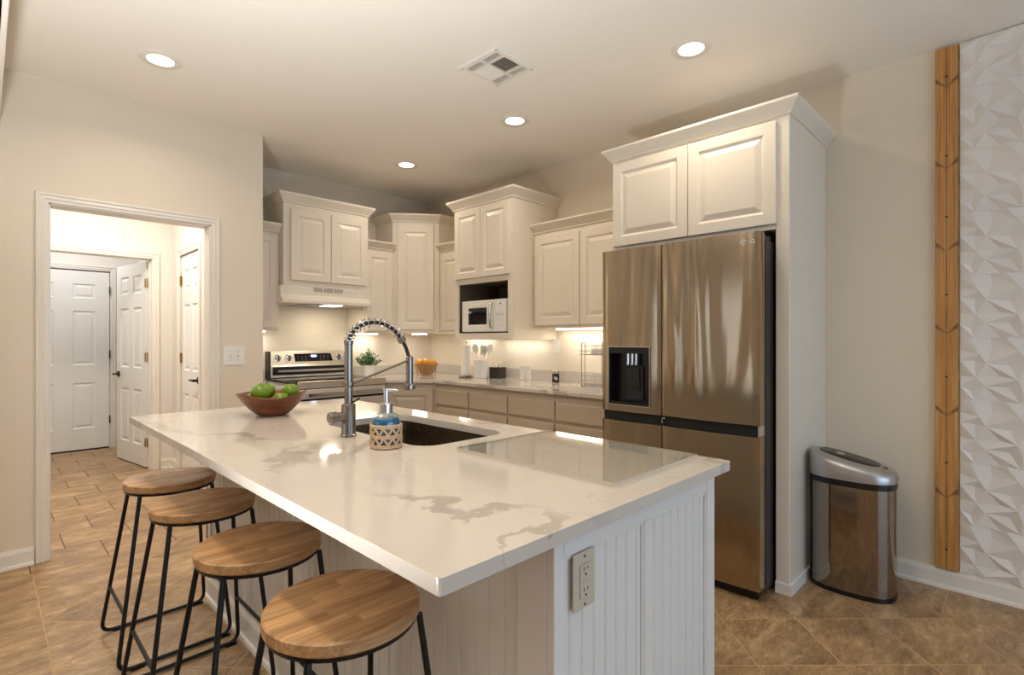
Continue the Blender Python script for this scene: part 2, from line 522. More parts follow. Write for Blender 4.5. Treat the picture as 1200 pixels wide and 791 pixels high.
def settle(o):
    """give a one-mesh thing an origin at the middle of its base"""
    me = o.data; xs = [v.co for v in me.vertices]
    c = Vector(((min(v.x for v in xs) + max(v.x for v in xs)) / 2, (min(v.y for v in xs) + max(v.y for v in xs)) / 2, min(v.z for v in xs)))
    me.transform(__import__('mathutils').Matrix.Translation(-c)); o.location = c
    return o


def clone(root, loc, label, group=None):
    r = root.copy(); COL.objects.link(r); r.location = loc; r['label'] = label
    if group: r['group'] = group
    for ch in root.children:
        c = ch.copy(); COL.objects.link(c); c.parent = r
        for g in ch.children:
            k = g.copy(); COL.objects.link(k); k.parent = c
    return r


def arc(c, r, a0, a1, n, plane='XZ'):
    out = []
    for i in range(n + 1):
        a = a0 + (a1 - a0) * i / n
        if plane == 'XZ': out.append(Vector((c[0] + r * math.cos(a), c[1], c[2] + r * math.sin(a))))
        elif plane == 'XY': out.append(Vector((c[0] + r * math.cos(a), c[1] + r * math.sin(a), c[2])))
        else: out.append(Vector((c[0], c[1] + r * math.cos(a), c[2] + r * math.sin(a))))
    return out


def spline(pts, n=8):
    P = [Vector(p) for p in pts]; P = [P[0] * 2 - P[1]] + P + [P[-1] * 2 - P[-2]]; out = []
    for i in range(1, len(P) - 2):
        for k in range(n):
            t = k / n; a, b, c, d = P[i - 1], P[i], P[i + 1], P[i + 2]
            out.append(0.5 * ((2 * b) + (c - a) * t + (2 * a - 5 * b + 4 * c - d) * t * t + (3 * b - a - 3 * c + d) * t ** 3))
    out.append(P[-2]); return out


def rrect(cx, cy, hx, hy, r, z, n=6):
    out = []
    for sx, sy, a in ((1, 1, 0), (-1, 1, PI / 2), (-1, -1, PI), (1, -1, 1.5 * PI)):
        for k in range(n + 1):
            t = a + PI / 2 * k / n
            out.append(Vector((cx + sx * (hx - r) + r * math.cos(t), cy + sy * (hy - r) + r * math.sin(t), z)))
    return out


def superl(cx, cy, hx, hy, n, z, seg=48, fz=None):
    out = []
    for k in range(seg):
        t = 2 * PI * k / seg; c, s_ = math.cos(t), math.sin(t)
        x = cx + hx * math.copysign(abs(c) ** (2 / n), c); y = cy + hy * math.copysign(abs(s_) ** (2 / n), s_)
        out.append(Vector((x, y, fz(x, y) if fz else z)))
    return out


# ------------------------------------------------------------------ the setting
CEIL = 2.725; XR = 3.415; YB = 4.647; YP = 3.955; XL = -3.5; YF = -3.5


def struct(mb, name, mat, **kw):
    return mb.build(name, mat, kind='structure', **kw)


struct(MB().box(XL - .1, XR + .1, YF - .1, 7.75, -0.05, 0), 'floor', 'floor')
struct(MB().box(XL - .1, XR + .1, YF - .1, 7.75, CEIL, CEIL + 0.05), 'ceiling', 'ceiling')
struct(MB().box(XR, XR + .1, YF, YB + .1, 0, CEIL), 'wall_right', 'wall')
struct(MB().box(1.43, XR, YB, YB + .1, 0, CEIL), 'wall_back', 'wall')
# wall with the hall opening (jambs, head) and the return that forms the range alcove
OX0, OX1, OZ = 0.262, 1.094, 2.03
m = MB(); m.box(XL, OX0, YP, YP + .12, 0, CEIL); m.box(OX0, OX1, YP, YP + .12, OZ, CEIL); m.box(OX1, 1.432, YP, YP + .12, 0, CEIL)
m.box(1.31, 1.432, YP + .12, YB + .1, 0, CEIL)
struct(m, 'wall_hall', 'wall')
# hall: right wall with a closet door opening, far wall with a cased opening, far room
m = MB(); m.box(1.31, 1.43, YB + .1, 5.04, 0, CEIL); m.box(1.31, 1.43, 5.04, 5.67, 2.04, CEIL); m.box(1.31, 1.43, 5.67, 7.6, 0, CEIL)
m.box(1.40, 1.43, 5.04, 5.67, 0, 2.04)
struct(m, 'wall_closet', 'hallwall')
m = MB(); m.box(-.4, 0.25, 5.98, 6.09, 0, CEIL); m.box(0.25, 1.155, 5.98, 6.09, 2.03, CEIL); m.box(1.155, 1.31, 5.98, 6.09, 0, CEIL)
struct(m, 'wall_far', 'hallwall')
struct(MB().box(-.5, -.4, YP + .12, 7.6, 0, CEIL), 'wall_hall_left', 'hallwall')
struct(MB().box(-.4, 1.43, 7.60, 7.72, 0, CEIL), 'wall_entry', 'hallwall')
# living side behind the camera, with two windows that let the daylight in
m = MB(); m.box(XL, -1.15, YF - .1, YF, 0, CEIL); m.box(3.05, XR, YF - .1, YF, 0, CEIL); m.box(-1.15, 3.05, YF - .1, YF, 2.15, CEIL); m.box(-1.15, 3.05, YF - .1, YF, 0, 0.15)
struct(m, 'wall_front', 'wall')
m = MB(); m.box(XL - .1, XL, YF, 1.65, 0, CEIL); m.box(XL - .1, XL, 3.85, YP + .12, 0, CEIL); m.box(XL - .1, XL, 1.65, 3.85, 2.2, CEIL); m.box(XL - .1, XL, 1.65, 3.85, 0, 0.5)
struct(m, 'wall_left', 'wall')
m = MB()
for a in (-1.15, -0.12, 0.92, 1.96, 2.99): m.box(a, a + .06, YF - .07, YF - .02, 0.15, 2.15)
for z in (0.15, 2.09): m.box(-1.15, 3.05, YF - .07, YF - .02, z, z + .06)
w1 = struct(m, 'window_1', 'trim')
g = MB().box(-1.14, 3.04, YF - .05, YF - .045, 0.16, 2.14).build('pane', 'glass', w1)
m = MB()
for a in (1.65, 2.14, 2.66, 3.20, 3.79): m.box(XL - .07, XL - .02, a, a + .06, 0.5, 2.2)
for z in (0.5, 1.32, 2.14): m.box(XL - .07, XL - .02, 1.65, 3.85, z, z + .06)
w2 = struct(m, 'window_2', 'trim')
MB().box(XL - .05, XL - .045, 1.66, 3.84, 0.51, 2.19).build('pane', 'glass', w2)
# header beam over the wide opening the camera stands in, and the wall stub under it
struct(MB().box(-.13, 0.035, -0.6, YP, 2.42, CEIL), 'trim_1', 'wall')
m = MB(); m.box(0.035, 0.052, -0.6, YP, 2.40, 2.47); m.box(-.145, 0.035, -0.6, YP, 2.40, 2.42); m.box(0.035, 0.066, -0.6, YP, 2.40, 2.43)
struct(m, 'trim_2', 'trim', bevel=0.004)
m = MB(); m.box(-.13, 0.035, 3.80, YP, 0, 2.40)
struct(m, 'wall_stub', 'wall')
struct(MB().box(0.035, 0.060, 3.80, YP - 0.03, 0, 0.10), 'baseboard_stub', 'trim', bevel=0.003)

CASE = [(0, 0), (0.004, 0.018), (0.016, 0.020), (0.024, 0.014), (0.036, 0.017), (0.046, 0.012), (0.058, 0.012), (0.058, 0)]


def casing(name, fr, u0, u1, z1, w=0.058):
    """moulded door casing: profile (across, out) mitred around the opening"""
    prof = [(a * w / 0.058, b) for a, b in CASE]
    loops = []
    for k in range(4):
        L = []
        for a, b in prof:
            a = w - a
            if k == 0: L.append(fr.p(u0 - a, 0, b))
            if k == 1: L.append(fr.p(u0 - a, z1 + a, b))
            if k == 2: L.append(fr.p(u1 + a, z1 + a, b))
            if k == 3: L.append(fr.p(u1 + a, 0, b))
        loops.append(L)
    return struct(MB().loft(loops), name, 'trim')


casing('trim_3', Fr((0, YP, 0), (1, 0, 0), (0, -1, 0)), OX0 + .003, OX1 - .003, OZ - .003)
m = MB(); m.box(OX0, OX0 + .012, YP - .002, YP + .122, 0, OZ); m.box(OX1 - .012, OX1, YP - .002, YP + .122, 0, OZ); m.box(OX0, OX1, YP - .002, YP + .122, OZ - .012, OZ)
struct(m, 'trim_4', 'trim')
casing('trim_5', Fr((0, 5.98, 0), (1, 0, 0), (0, -1, 0)), 0.256, 1.150, 2.024)
m = MB(); m.box(0.25, 0.262, 5.978, 6.092, 0, 2.03); m.box(1.143, 1.155, 5.978, 6.092, 0, 2.03); m.box(0.25, 1.155, 5.978, 6.092, 2.018, 2.03)
m.box(1.128, 1.143, 6.02, 6.05, 0, 2.018)
struct(m, 'trim_6', 'trim')
casing('trim_7', Fr((1.31, 5.67, 0), (0, -1, 0), (-1, 0, 0)), 0.006, 0.624, 2.034)
casing('trim_8', Fr((0, 7.60, 0), (1, 0, 0), (0, -1, 0)), 0.210, 1.046, 2.040)

BB = [(0, 0), (0.013, 0), (0.013, 0.075), (0.009, 0.088), (0.006, 0.097), (0, 0.097)]
SHOE = [(0.013, 0), (0.026, 0), (0.024, 0.012), (0.013, 0.018)]


def baseboard(name, path):
    struct(MB().sweep(path, BB), name, 'trim'); struct(MB().sweep(path, SHOE), name + '_shoe', 'trim')


baseboard('baseboard_right', [(XR, YF), (XR, 0.829)])
baseboard('baseboard_hall', [(OX0 - .058, YP), (XL, YP)][::1])
baseboard('baseboard_hall_right', [(1.432, YP), (OX1 + .058, YP)])
baseboard('baseboard_entry', [(1.31, 7.60), (1.106, 7.60)])
baseboard('baseboard_far', [(1.31, 5.98), (1.212, 5.98)])
baseboard('baseboard_closet', [(1.31, 5.735), (1.31, 5.98)])

# ---- six-panel doors of the hall
DP = [(0, 0), (0.006, -0.004), (0.012, -0.009), (0.022, -0.009), (0.042, -0.003), (0.044, -0.003)]


def six_panel(fr, w, h, t, stile, mid, rows):
    pw = (w - 2 * stile - mid) / 2
    U = [0, stile, stile + pw, stile + pw + mid, w - stile, w]
    V = [0] + [z for r in rows for z in r] + [h]
    return MB().grid(fr, U, V, {(i, j) for i in (1, 3) for j in (1, 3, 5)}, t, DP)


ROWS = [(0.25, 0.765), (0.965, 1.573), (1.716, 1.878)]


def hinge(parent, name, c, ax=(0, 0, 1), leaf=None, mat='brass'):
    c = Vector(c); m = MB()
    m.tube([c + Vector((0, 0, -.045)), c + Vector((0, 0, .045))], 0.0065, 10)
    if leaf: m.fbox(leaf, -0.001, 0.03, -.043, .043, 0.0, 0.003)
    return m.build(name, mat, parent, smooth=True)


def lever(parent, c, out, along, mat='black'):
    c = Vector(c); out = Vector(out).normalized(); along = Vector(along).normalized()
    m = MB().lathe(c, [(0.031, 0), (0.031, 0.008), (0.026, 0.012), (0.011, 0.013), (0.011, 0.042)], 24, out)
    m.tube([c + out * 0.045 - along * 0.012, c + out * 0.045 + along * 0.05, c + out * 0.043 + along * 0.112], [0.011, 0.010, 0.008], 12)
    return m.build('door_handle', mat, parent, smooth=True)


# entry door (closed)
fr = Fr((0.224, 7.60, 0.016), (1, 0, 0), (0, -1, 0))
d1 = six_panel(fr, 0.812, 2.006, 0.022, 0.125, 0.158, [(a - .016, b - .016) for a, b in ROWS]).build('door_1', 'doorwhite', kind='structure')
for z in (0.33, 1.08, 1.82):
    hinge(d1, 'hinge', (1.040, 7.572, z), mat='black')
MB().box(0.226, 1.034, 7.574, 7.60, 0.0, 0.014).build('door_sweep', 'black', d1)
MB().box(0.215, 1.045, 7.585, 7.60, 2.024, 2.032).build('head_gap', 'black', d1)
# inner door, standing open into the far room
hp = Vector((1.137, 6.10, 0))
ud = Vector((-0.12, 0.75, 0)).normalized(); nd = Vector((-ud.y, ud.x, 0))
fr = Fr(hp + nd * (-0.0175) + Vector((0, 0, 0.012)), ud, nd)
d2 = six_panel(fr, 0.76, 2.0, 0.035, 0.11, 0.11, [(0.20, 0.745), (0.955, 1.56), (1.70, 1.88)]).build('door_2', 'doorwhite', kind='structure')
for z in (0.25, 1.08, 1.80):
    hinge(d2, 'hinge', hp + nd * 0.020 + Vector((0.012, -0.012, z)), leaf=Fr(hp + nd * 0.0178 + Vector((0, 0, z)), ud, nd))
lever(d2, fr.p(0.70, 0.88, 0.035), nd, -ud)
MB().fbox(fr, 0.004, 0.756, -0.010, -0.002, 0.004, 0.031).build('door_sweep', 'black', d2)
# closet door in the right hall wall
fr = Fr((1.352, 5.668, 0.012), (0, -1, 0), (-1, 0, 0))
d3 = six_panel(fr, 0.626, 2.018, 0.035, 0.10, 0.09, [(0.20, 0.745), (0.955, 1.56), (1.70, 1.88)]).build('door_3', 'doorwhite', kind='structure')
for z in (0.25, 1.08, 1.80):
    hinge(d3, 'hinge', (1.309, 5.664, z), leaf=Fr((1.3165, 5.660, z), (0, -1, 0), (-1, 0, 0)))
lever(d3, fr.p(0.566, 0.885, 0.035), (-1, 0, 0), (0, 1, 0))

# ------------------------------------------------------------------ ceiling fittings
CANS = [(0.661, 3.255, 'round recessed ceiling light above the hall doorway'),
        (2.525, 1.216, 'round recessed ceiling light beside the refrigerator cabinet'),
        (2.520, 2.46, 'round recessed ceiling light nearest the ceiling vent'),
        (2.515, 3.733, 'smallest recessed ceiling light, nearest the back corner'),
        (0.42, 2.1, 'recessed ceiling light out of frame over the stools'),
        (0.42, 0.8, 'recessed ceiling light out of frame near the camera')]
can0 = thing('recessed_light', CANS[0][2], 'ceiling light', (CANS[0][0], CANS[0][1], CEIL), 'recessed ceiling lights')
cx, cy = CANS[0][:2]
MB().lathe((cx, cy, CEIL), [(0.062, -0.004), (0.092, -0.006), (0.098, -0.002), (0.098, 0.0), (0.062, 0.0)], 40, ring=True).build('trim_ring', 'trim', can0, smooth=True)
MB().lathe((cx, cy, CEIL), [(0.0, -0.0035), (0.066, -0.0035), (0.066, -0.001), (0, -0.001)], 40).build('diffuser', 'lightdisc', can0)
for i, (x, y, lab) in enumerate(CANS):
    if i: clone(can0, (x, y, CEIL), lab)
    area('recessed_lamp', (x, y, CEIL - 0.008), (0, 0, 0), 0.125, 0.125, CAN_W * (1.3 if x < 0.5 else 1.0), CAN_COL, 'DISK', math.radians(150))
for x, y in ((-1.8, -1.6), (-1.8, 1.6), (1.2, -2.2)):
    area('living_lamp', (x, y, CEIL - 0.008), (0, 0, 0), 0.3, 0.3, 3.0, CAN_COL, 'DISK')

v = thing('ceiling_vent', 'square white louvered air vent in the ceiling', 'vent', (1.96, 2.05, CEIL))
x0, x1, y0, y1 = 1.812, 2.108, 1.903, 2.195
m = MB()
fo = [(x0, y0), (x1, y0), (x1, y1), (x0, y1)]
inn = [(x0 + .03, y0 + .03), (x1 - .03, y0 + .03), (x1 - .03, y1 - .03), (x0 + .03, y1 - .03)]
m.loft([[Vector((a, b, z)) for a, b in L] for L, z in ((fo, CEIL), (fo, CEIL - .004), ([(a * .93 + 1.96 * .07, b * .93 + 2.05 * .07) for a, b in fo], CEIL - .010), (inn, CEIL - .010), (inn, CEIL - .0005))], False, False)
m.build('frame', 'trim', v)
MB().box(x0 + .02, x1 - .02, y0 + .02, y1 - .02, CEIL - .002, CEIL - .0004).build('backing', 'shadowgap', v)
m = MB(); m.box(x0 + .03, x1 - .03, 2.040, 2.056, CEIL - .011, CEIL - .002)
for xx in (x0 + .075, x1 - .087): m.box(xx, xx + .012, y0 + .03, y1 - .03, CEIL - .0112, CEIL - .002)
m.build('cross_bar', 'trim', v)
for (ya, yb), tilt in (((y0 + .03, 2.040), 1), ((2.056, y1 - .03), -1)):
    for k in range(12):
        xx = x0 + .090 + k * 0.0105
        s_ = MB().extr([(xx, ya, CEIL - .011), (xx + .0015, ya, CEIL - .011), (xx + .0015 + tilt * .007, ya, CEIL - .003), (xx + tilt * .007, ya, CEIL - .003)], (0, yb - ya, 0))
        s_.build('louver', 'trim', v)
for xa in (x0 + .034, x1 - .072):
    for (ya, yb) in ((y0 + .034, 2.037), (2.059, y1 - .034)):
        for k in range(4):
            xx = xa + k * 0.011
            MB().box(xx, xx + .004, ya, yb, CEIL - .0075, CEIL - .005).build('louver', 'trim', v)
for sx, sy in ((x0 + .014, y0 + .014), (x1 - .014, y0 + .014), (x1 - .014, y1 - .014), (x0 + .014, y1 - .014)):
    MB().lathe((sx, sy, CEIL - .012), [(0.0, 0), (0.004, 0.0005), (0.004, 0.006)], 10).build('screw', 'darkcase', v)

# ------------------------------------------------------------------ upper cabinets
RP = [(0, 0), (0.004, -0.003), (0.008, -0.009), (0.014, -0.0095), (0.040, -0.0015), (0.043, -0.0005)]
CROWN = [(0, 0.0), (0.010, 0.004), (0.012, 0.014), (0.022, 0.022), (0.034, 0.040), (0.050, 0.052), (0.056, 0.060), (0.056, 0.072), (0.0, 0.072)]


def crown(parent, path, z, h=0.072, out=0.056):
    return MB().sweep(path, [(a * out / 0.056, z + b * h / 0.072) for a, b in CROWN]).build('crown_moulding', 'cab', parent, smooth=25)


def cdoor(parent, fr, w, h, stile=0.058, mat='cab', name='door', t=0.019):
    st = min(stile, w * 0.28)
    return MB().grid(fr, [0, st, w - st, w], [0, stile, h - stile, h], {(1, 1)}, t, RP).build(name, mat, parent, bevel=0.0035)


# refrigerator surround
fc = thing('refrigerator_cabinet', 'tall white cabinet enclosing the refrigerator, crown moulding on top', 'cabinet', (3.09, 1.34, 0))
MB().box(2.771, 3.413, 0.829, 0.893, 0, 2.36).build('side_panel', 'cab', fc, bevel=0.003)
MB().box(2.771, 3.413, 1.812, 1.850, 0, 2.36).build('side_panel', 'cab', fc, bevel=0.003)
m = MB(); m.box(2.775, 3.413, 0.893, 1.812, 1.80, 2.358); m.build('body', 'cab', fc)
fr = Fr((2.774, 1.838, 1.824), (0, -1, 0), (-1, 0, 0))
cdoor(fc, fr, 0.486, 0.512); cdoor(fc, Fr((2.774, 1.347, 1.824), (0, -1, 0), (-1, 0, 0)), 0.460, 0.512)
crown(fc, [(3.413, 0.829), (2.771, 0.829), (2.771, 1.85), (3.413, 1.85)], 2.352, 0.072, 0.052)
m = MB().sweep([(3.40, 0.829), (2.771, 0.829), (2.771, 0.893)], [(0, 0), (0.012, 0), (0.010, 0.05), (0, 0.055)])
m.build('base_moulding', 'trim', fc)

# double-door cabinet right of the microwave
uc = thing('wall_cabinet', 'two-door white wall cabinet between the microwave cabinet and the refrigerator', 'cabinet', (3.27, 2.34, 1.34))
MB().box(3.125, 3.413, 1.852, 2.831, 1.34, 2.10).build('body', 'cab', uc, bevel=0.002)
cdoor(uc, Fr((3.125, 2.812, 1.362), (0, -1, 0), (-1, 0, 0)), 0.445, 0.70); cdoor(uc, Fr((3.125, 2.362, 1.362), (0, -1, 0), (-1, 0, 0)), 0.460, 0.70)
crown(uc, [(3.124, 1.852), (3.124, 2.831)], 2.092)

# microwave cabinet with open niche
mc = thing('microwave_cabinet', 'tall white wall cabinet with the open niche holding the microwave', 'cabinet', (3.15, 3.19, 1.25))
XM = 2.880
MB().box(XM + .0203, 3.413, 2.833, 2.853, 1.25, 2.36).build('side_panel', 'cab', mc, bevel=0.002)
MB().box(XM + .0203, 3.413, 3.525, 3.545, 1.25, 2.36).build('side_panel', 'cab', mc, bevel=0.002)
MB().box(XM + .02, 3.413, 2.853, 3.525, 1.735, 2.36).build('body', 'cab', mc)
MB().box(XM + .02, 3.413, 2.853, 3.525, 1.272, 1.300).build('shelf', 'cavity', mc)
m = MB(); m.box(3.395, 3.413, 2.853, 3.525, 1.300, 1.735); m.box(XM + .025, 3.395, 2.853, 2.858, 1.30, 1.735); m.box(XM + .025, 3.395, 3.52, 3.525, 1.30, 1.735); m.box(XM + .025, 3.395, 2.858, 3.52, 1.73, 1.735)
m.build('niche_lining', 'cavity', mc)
m = MB(); m.box(XM, XM + .02, 2.833, 2.888, 1.25, 1.716); m.box(XM, XM + .02, 3.493, 3.545, 1.25, 1.716); m.box(XM, XM + .02, 2.888, 3.493, 1.25, 1.304); m.box(XM, XM + .02, 2.833, 3.545, 1.7162, 2.36)
m.build('face_frame', 'cab', mc, bevel=0.002)
cdoor(mc, Fr((XM, 3.520, 1.762), (0, -1, 0), (-1, 0, 0)), 0.325, 0.575, 0.05); cdoor(mc, Fr((XM, 3.190, 1.762), (0, -1, 0), (-1, 0, 0)), 0.325, 0.575, 0.05)
crown(mc, [(3.413, 2.833), (XM, 2.833), (XM, 3.545), (3.413, 3.545)], 2.352, 0.08, 0.052)

# narrow cabinet between corner and microwave cabinet
nc = thing('wall_cabinet', 'narrow white wall cabinet squeezed between the corner cabinet and the microwave cabinet', 'cabinet', (3.27, 3.8, 1.32))
MB().box(3.125, 3.413, 3.547, 4.062, 1.32, 2.10).build('body', 'cab', nc, bevel=0.002)
cdoor(nc, Fr((3.125, 4.040, 1.342), (0, -1, 0), (-1, 0, 0)), 0.46, 0.72)
crown(nc, [(3.124, 3.547), (3.124, 4.062)], 2.092)

# diagonal corner cabinet
cc = thing('corner_wall_cabinet', 'tall diagonal white wall cabinet in the back corner', 'cabinet', (3.12, 4.35, 1.31))
A_, B_ = Vector((3.110, 4.064, 0)), Vector((2.766, 4.340, 0))
MB().prism([(3.412, 4.064), (3.412, 4.645), (2.766, 4.645), (2.766, 4.340), (3.110, 4.064)][::-1], 1.31, 2.39).build('body', 'cab', cc, bevel=0.002)
ud = (A_ - B_).normalized(); nd = Vector((-ud.y, ud.x, 0)) * -1
if nd.x > 0: nd = -nd
W = (A_ - B_).length
cdoor(cc, Fr(B_ + ud * 0.048 + Vector((0, 0, 1.345)), ud, nd), W - .096, 1.0, 0.06)
crown(cc, [(3.412, 4.064), (3.110, 4.064), (2.766, 4.340), (2.766, 4.645)], 2.378, 0.076, 0.05)

# narrow cabinet right of the hood
hc = thing('wall_cabinet', 'narrow white wall cabinet between the range hood and the corner cabinet', 'cabinet', (2.61, 4.49, 1.31))
MB().box(2.455, 2.764, 4.33, 4.645, 1.31, 2.10).build('body', 'cab', hc, bevel=0.002)
cdoor(hc, Fr((2.475, 4.33, 1.332), (1, 0, 0), (0, -1, 0)), 0.272, 0.735, 0.05)
crown(hc, [(2.764, 4.329), (2.455, 4.329)], 2.092)

# cabinet over the hood
oc = thing('wall_cabinet', 'two-door white wall cabinet directly above the range hood', 'cabinet', (2.07, 4.45, 1.69))
MB().box(1.697, 2.453, 4.25, 4.645, 1.692, 2.37).build('body', 'cab', oc, bevel=0.002)
cdoor(oc, Fr((1.752, 4.25, 1.733), (1, 0, 0), (0, -1, 0)), 0.338, 0.582); cdoor(oc, Fr((2.095, 4.25, 1.733), (1, 0, 0), (0, -1, 0)), 0.338, 0.582)
crown(oc, [(2.453, 4.645), (2.453, 4.25), (1.697, 4.25), (1.697, 4.645)], 2.355, 0.08, 0.05)

# narrow cabinet left of the hood
lc = thing('wall_cabinet', 'narrow white wall cabinet left of the range hood, beside the light-coloured wall end', 'cabinet', (1.56, 4.49, 1.325))
MB().box(1.436, 1.695, 4.325, 4.645, 1.325, 2.12).build('body', 'cab', lc, bevel=0.002)
cdoor(lc, Fr((1.45, 4.325, 1.347), (1, 0, 0), (0, -1, 0)), 0.222, 0.745, 0.05)
crown(lc, [(1.695, 4.324), (1.436, 4.324)], 2.112)

# under-cabinet light strips (fixtures the photo's glow comes from)
def strip(parent, x0, x1, y0, y1, z, watts):
    MB().box(x0, x1, y0, y1, z - .012, z - .0005).build('light_strip', 'striplight', parent)
    area('strip_lamp', ((x0 + x1) / 2, (y0 + y1) / 2, z - .016), (0, 0, 0), x1 - x0, y1 - y0, watts, (1.0, 0.96, 0.90))


strip(uc, 3.30, 3.33, 1.95, 2.75, 1.34, STRIP_W * 1.5)
strip(nc, 3.30, 3.33, 3.62, 3.98, 1.32, STRIP_W * 0.6)
strip(mc, 3.30, 3.33, 2.92, 3.45, 1.272, STRIP_W * 0.7)
strip(cc, 3.10, 3.13, 4.28, 4.50, 1.31, STRIP_W * 0.6)
strip(hc, 2.50, 2.72, 4.53, 4.56, 1.31, STRIP_W * 0.6)
strip(lc, 1.48, 1.66, 4.53, 4.56, 1.325, STRIP_W * 0.6)

# ------------------------------------------------------------------ range hood
hd = thing('range_hood', 'white under-cabinet range hood with three small vents', 'range hood', (2.06, 4.42, 1.545))
m = MB().extr([(1.668, 4.235, 1.690), (1.668, 4.640, 1.690), (1.668, 4.640, 1.545), (1.668, 4.192, 1.545), (1.668, 4.192, 1.572), (1.668, 4.235, 1.612)], (0.787, 0, 0))
m.build('shell', 'hoodwhite', hd, bevel=0.004)
for k in range(3):
    a = 1.943 + k * 0.0905
    b_ = MB().box(a, a + .074, 4.231, 4.2345, 1.655, 1.684).build('vent', 'grayplastic', hd)
    for q in range(5):
        MB().box(a + .003, a + .071, 4.2285, 4.2312, 1.658 + q * .0052, 1.6605 + q * .0052).build('slat', 'hoodwhite', b_)
for k in range(3):
    MB().box(2.235 + k * .042, 2.258 + k * .042, 4.229, 4.2345, 1.664, 1.676).build('switch', 'whiteplastic', hd, bevel=0.002)
MB().box(1.85, 2.05, 4.26, 4.55, 1.541, 1.5448).build('grease_filter', 'grayplastic', hd)
MB().box(2.07, 2.20, 4.24, 4.40, 1.540, 1.5448).build('hood_lamp', 'striplight', hd)
area('hood_lamp_light', (2.13, 4.32, 1.535), (0, 0, 0), 0.12, 0.15, 2.2, (1.0, 0.88, 0.68))

# ------------------------------------------------------------------ base cabinets and counters
def drawer_front(parent, fr, w, h, t=0.019):
    P = [(0, 0), (0.010, 0.004), (0.012, 0.004)]
    return MB().grid(fr, [0, .002, w - .002, w], [0, .002, h - .002, h], {(1, 1)}, t - .004, P).build('drawer', 'basecab', parent, bevel=0.003)


UN = [(3.688, 3.243, 'beside the diagonal corner base'), (3.243, 2.793, 'second from the corner'), (2.793, 2.327, 'under the black jar on the counter'), (2.327, 1.854, 'right beside the refrigerator')]
for ya, yb, lab in UN:
    b = thing('base_cabinet', 'taupe base cabinet with a drawer over a door, ' + lab, 'cabinet', (3.1, (ya + yb) / 2, 0), 'taupe base cabinets along the right wall')
    MB().box(2.795, 3.41, yb + .001, ya - .001, 0.10, 0.868).build('body', 'basecab', b)
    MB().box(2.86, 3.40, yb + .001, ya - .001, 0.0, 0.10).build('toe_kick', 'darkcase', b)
    w = ya - yb
    drawer_front(b, Fr((2.795, ya - .008, 0.688), (0, -1, 0), (-1, 0, 0)), w - .016, 0.134)
    cdoor(b, Fr((2.795, ya - .008, 0.118), (0, -1, 0), (-1, 0, 0)), w - .016, 0.548, 0.058, 'basecab')
b = thing('corner_base_cabinet', 'taupe diagonal corner base cabinet right of the range', 'cabinet', (3.0, 4.2, 0))
MB().prism([(2.795, 3.69), (3.41, 3.69), (3.41, 4.643), (2.466, 4.643), (2.466, 4.019)], 0.10, 0.868).build('body', 'basecab', b)
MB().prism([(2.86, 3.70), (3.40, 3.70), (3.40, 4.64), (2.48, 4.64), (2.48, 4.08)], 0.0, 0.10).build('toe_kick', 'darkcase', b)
p0, p1 = Vector((2.466, 4.019, 0.118)), Vector((2.795, 3.69, 0.118)); ud = (p1 - p0).normalized(); nd = Vector((-ud.y, ud.x, 0))
if nd.x > 0: nd = -nd
cdoor(b, Fr(p0 + ud * .03, ud, nd), (p1 - p0).length - .06, 0.705, 0.06, 'basecab')
b = thing('base_cabinet', 'narrow taupe base cabinet left of the range, behind the fruit bowl', 'cabinet', (1.565, 4.33, 0))
MB().box(1.436, 1.694, 4.02, 4.643, 0.10, 0.868).build('body', 'basecab', b)
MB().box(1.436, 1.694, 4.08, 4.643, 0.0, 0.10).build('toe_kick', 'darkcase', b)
cdoor(b, Fr((1.444, 4.02, 0.118), (1, 0, 0), (0, -1, 0)), 0.242, 0.70, 0.058, 'basecab')


def slab(mb_pts, z0, z1, name, parent=None, bevel=0.005, hole=None):
    bm = bmesh.new()

    def ring(pts):
        vs = [bm.verts.new((p[0], p[1], z1)) for p in pts]
        for i in range(len(vs)): bm.edges.new((vs[i], vs[(i + 1) % len(vs)]))
        return vs
    ring(mb_pts)
    if hole: ring(hole)
    bmesh.ops.triangle_fill(bm, use_beauty=True, edges=bm.edges[:], normal=(0, 0, 1))
    r = bmesh.ops.extrude_face_region(bm, geom=bm.faces[:])
    bmesh.ops.translate(bm, verts=[e for e in r['geom'] if isinstance(e, bmesh.types.BMVert)], vec=(0, 0, z0 - z1))
    k = MB(); k.bm.free(); k.bm = bm
    return k.build(name, 'quartz', parent, bevel=bevel)


ct = thing('countertop', 'white quartz countertop running from the range to the refrigerator', 'countertop', (3.09, 3.2, 0.87))
slab([(2.76, 1.853), (3.412, 1.853), (3.412, 4.644), (2.464, 4.644), (2.464, 3.98), (2.76, 3.68)], 0.87, 0.90, 'slab', ct)
m = MB().prism([(3.392, 1.853), (3.412, 1.853), (3.412, 4.644), (2.464, 4.644), (2.464, 4.624), (3.392, 4.624)], 0.9005, 0.99)
m.build('backsplash', 'quartz', ct, bevel=0.002)
ct = thing('countertop', 'short white quartz countertop left of the range', 'countertop', (1.565, 4.31, 0.87))
slab([(1.435, 3.985), (1.696, 3.985), (1.696, 4.644), (1.435, 4.644)], 0.87, 0.90, 'slab', ct)
MB().box(1.435, 1.696, 4.624, 4.644, 0.9005, 0.99).build('backsplash', 'quartz', ct, bevel=0.002)

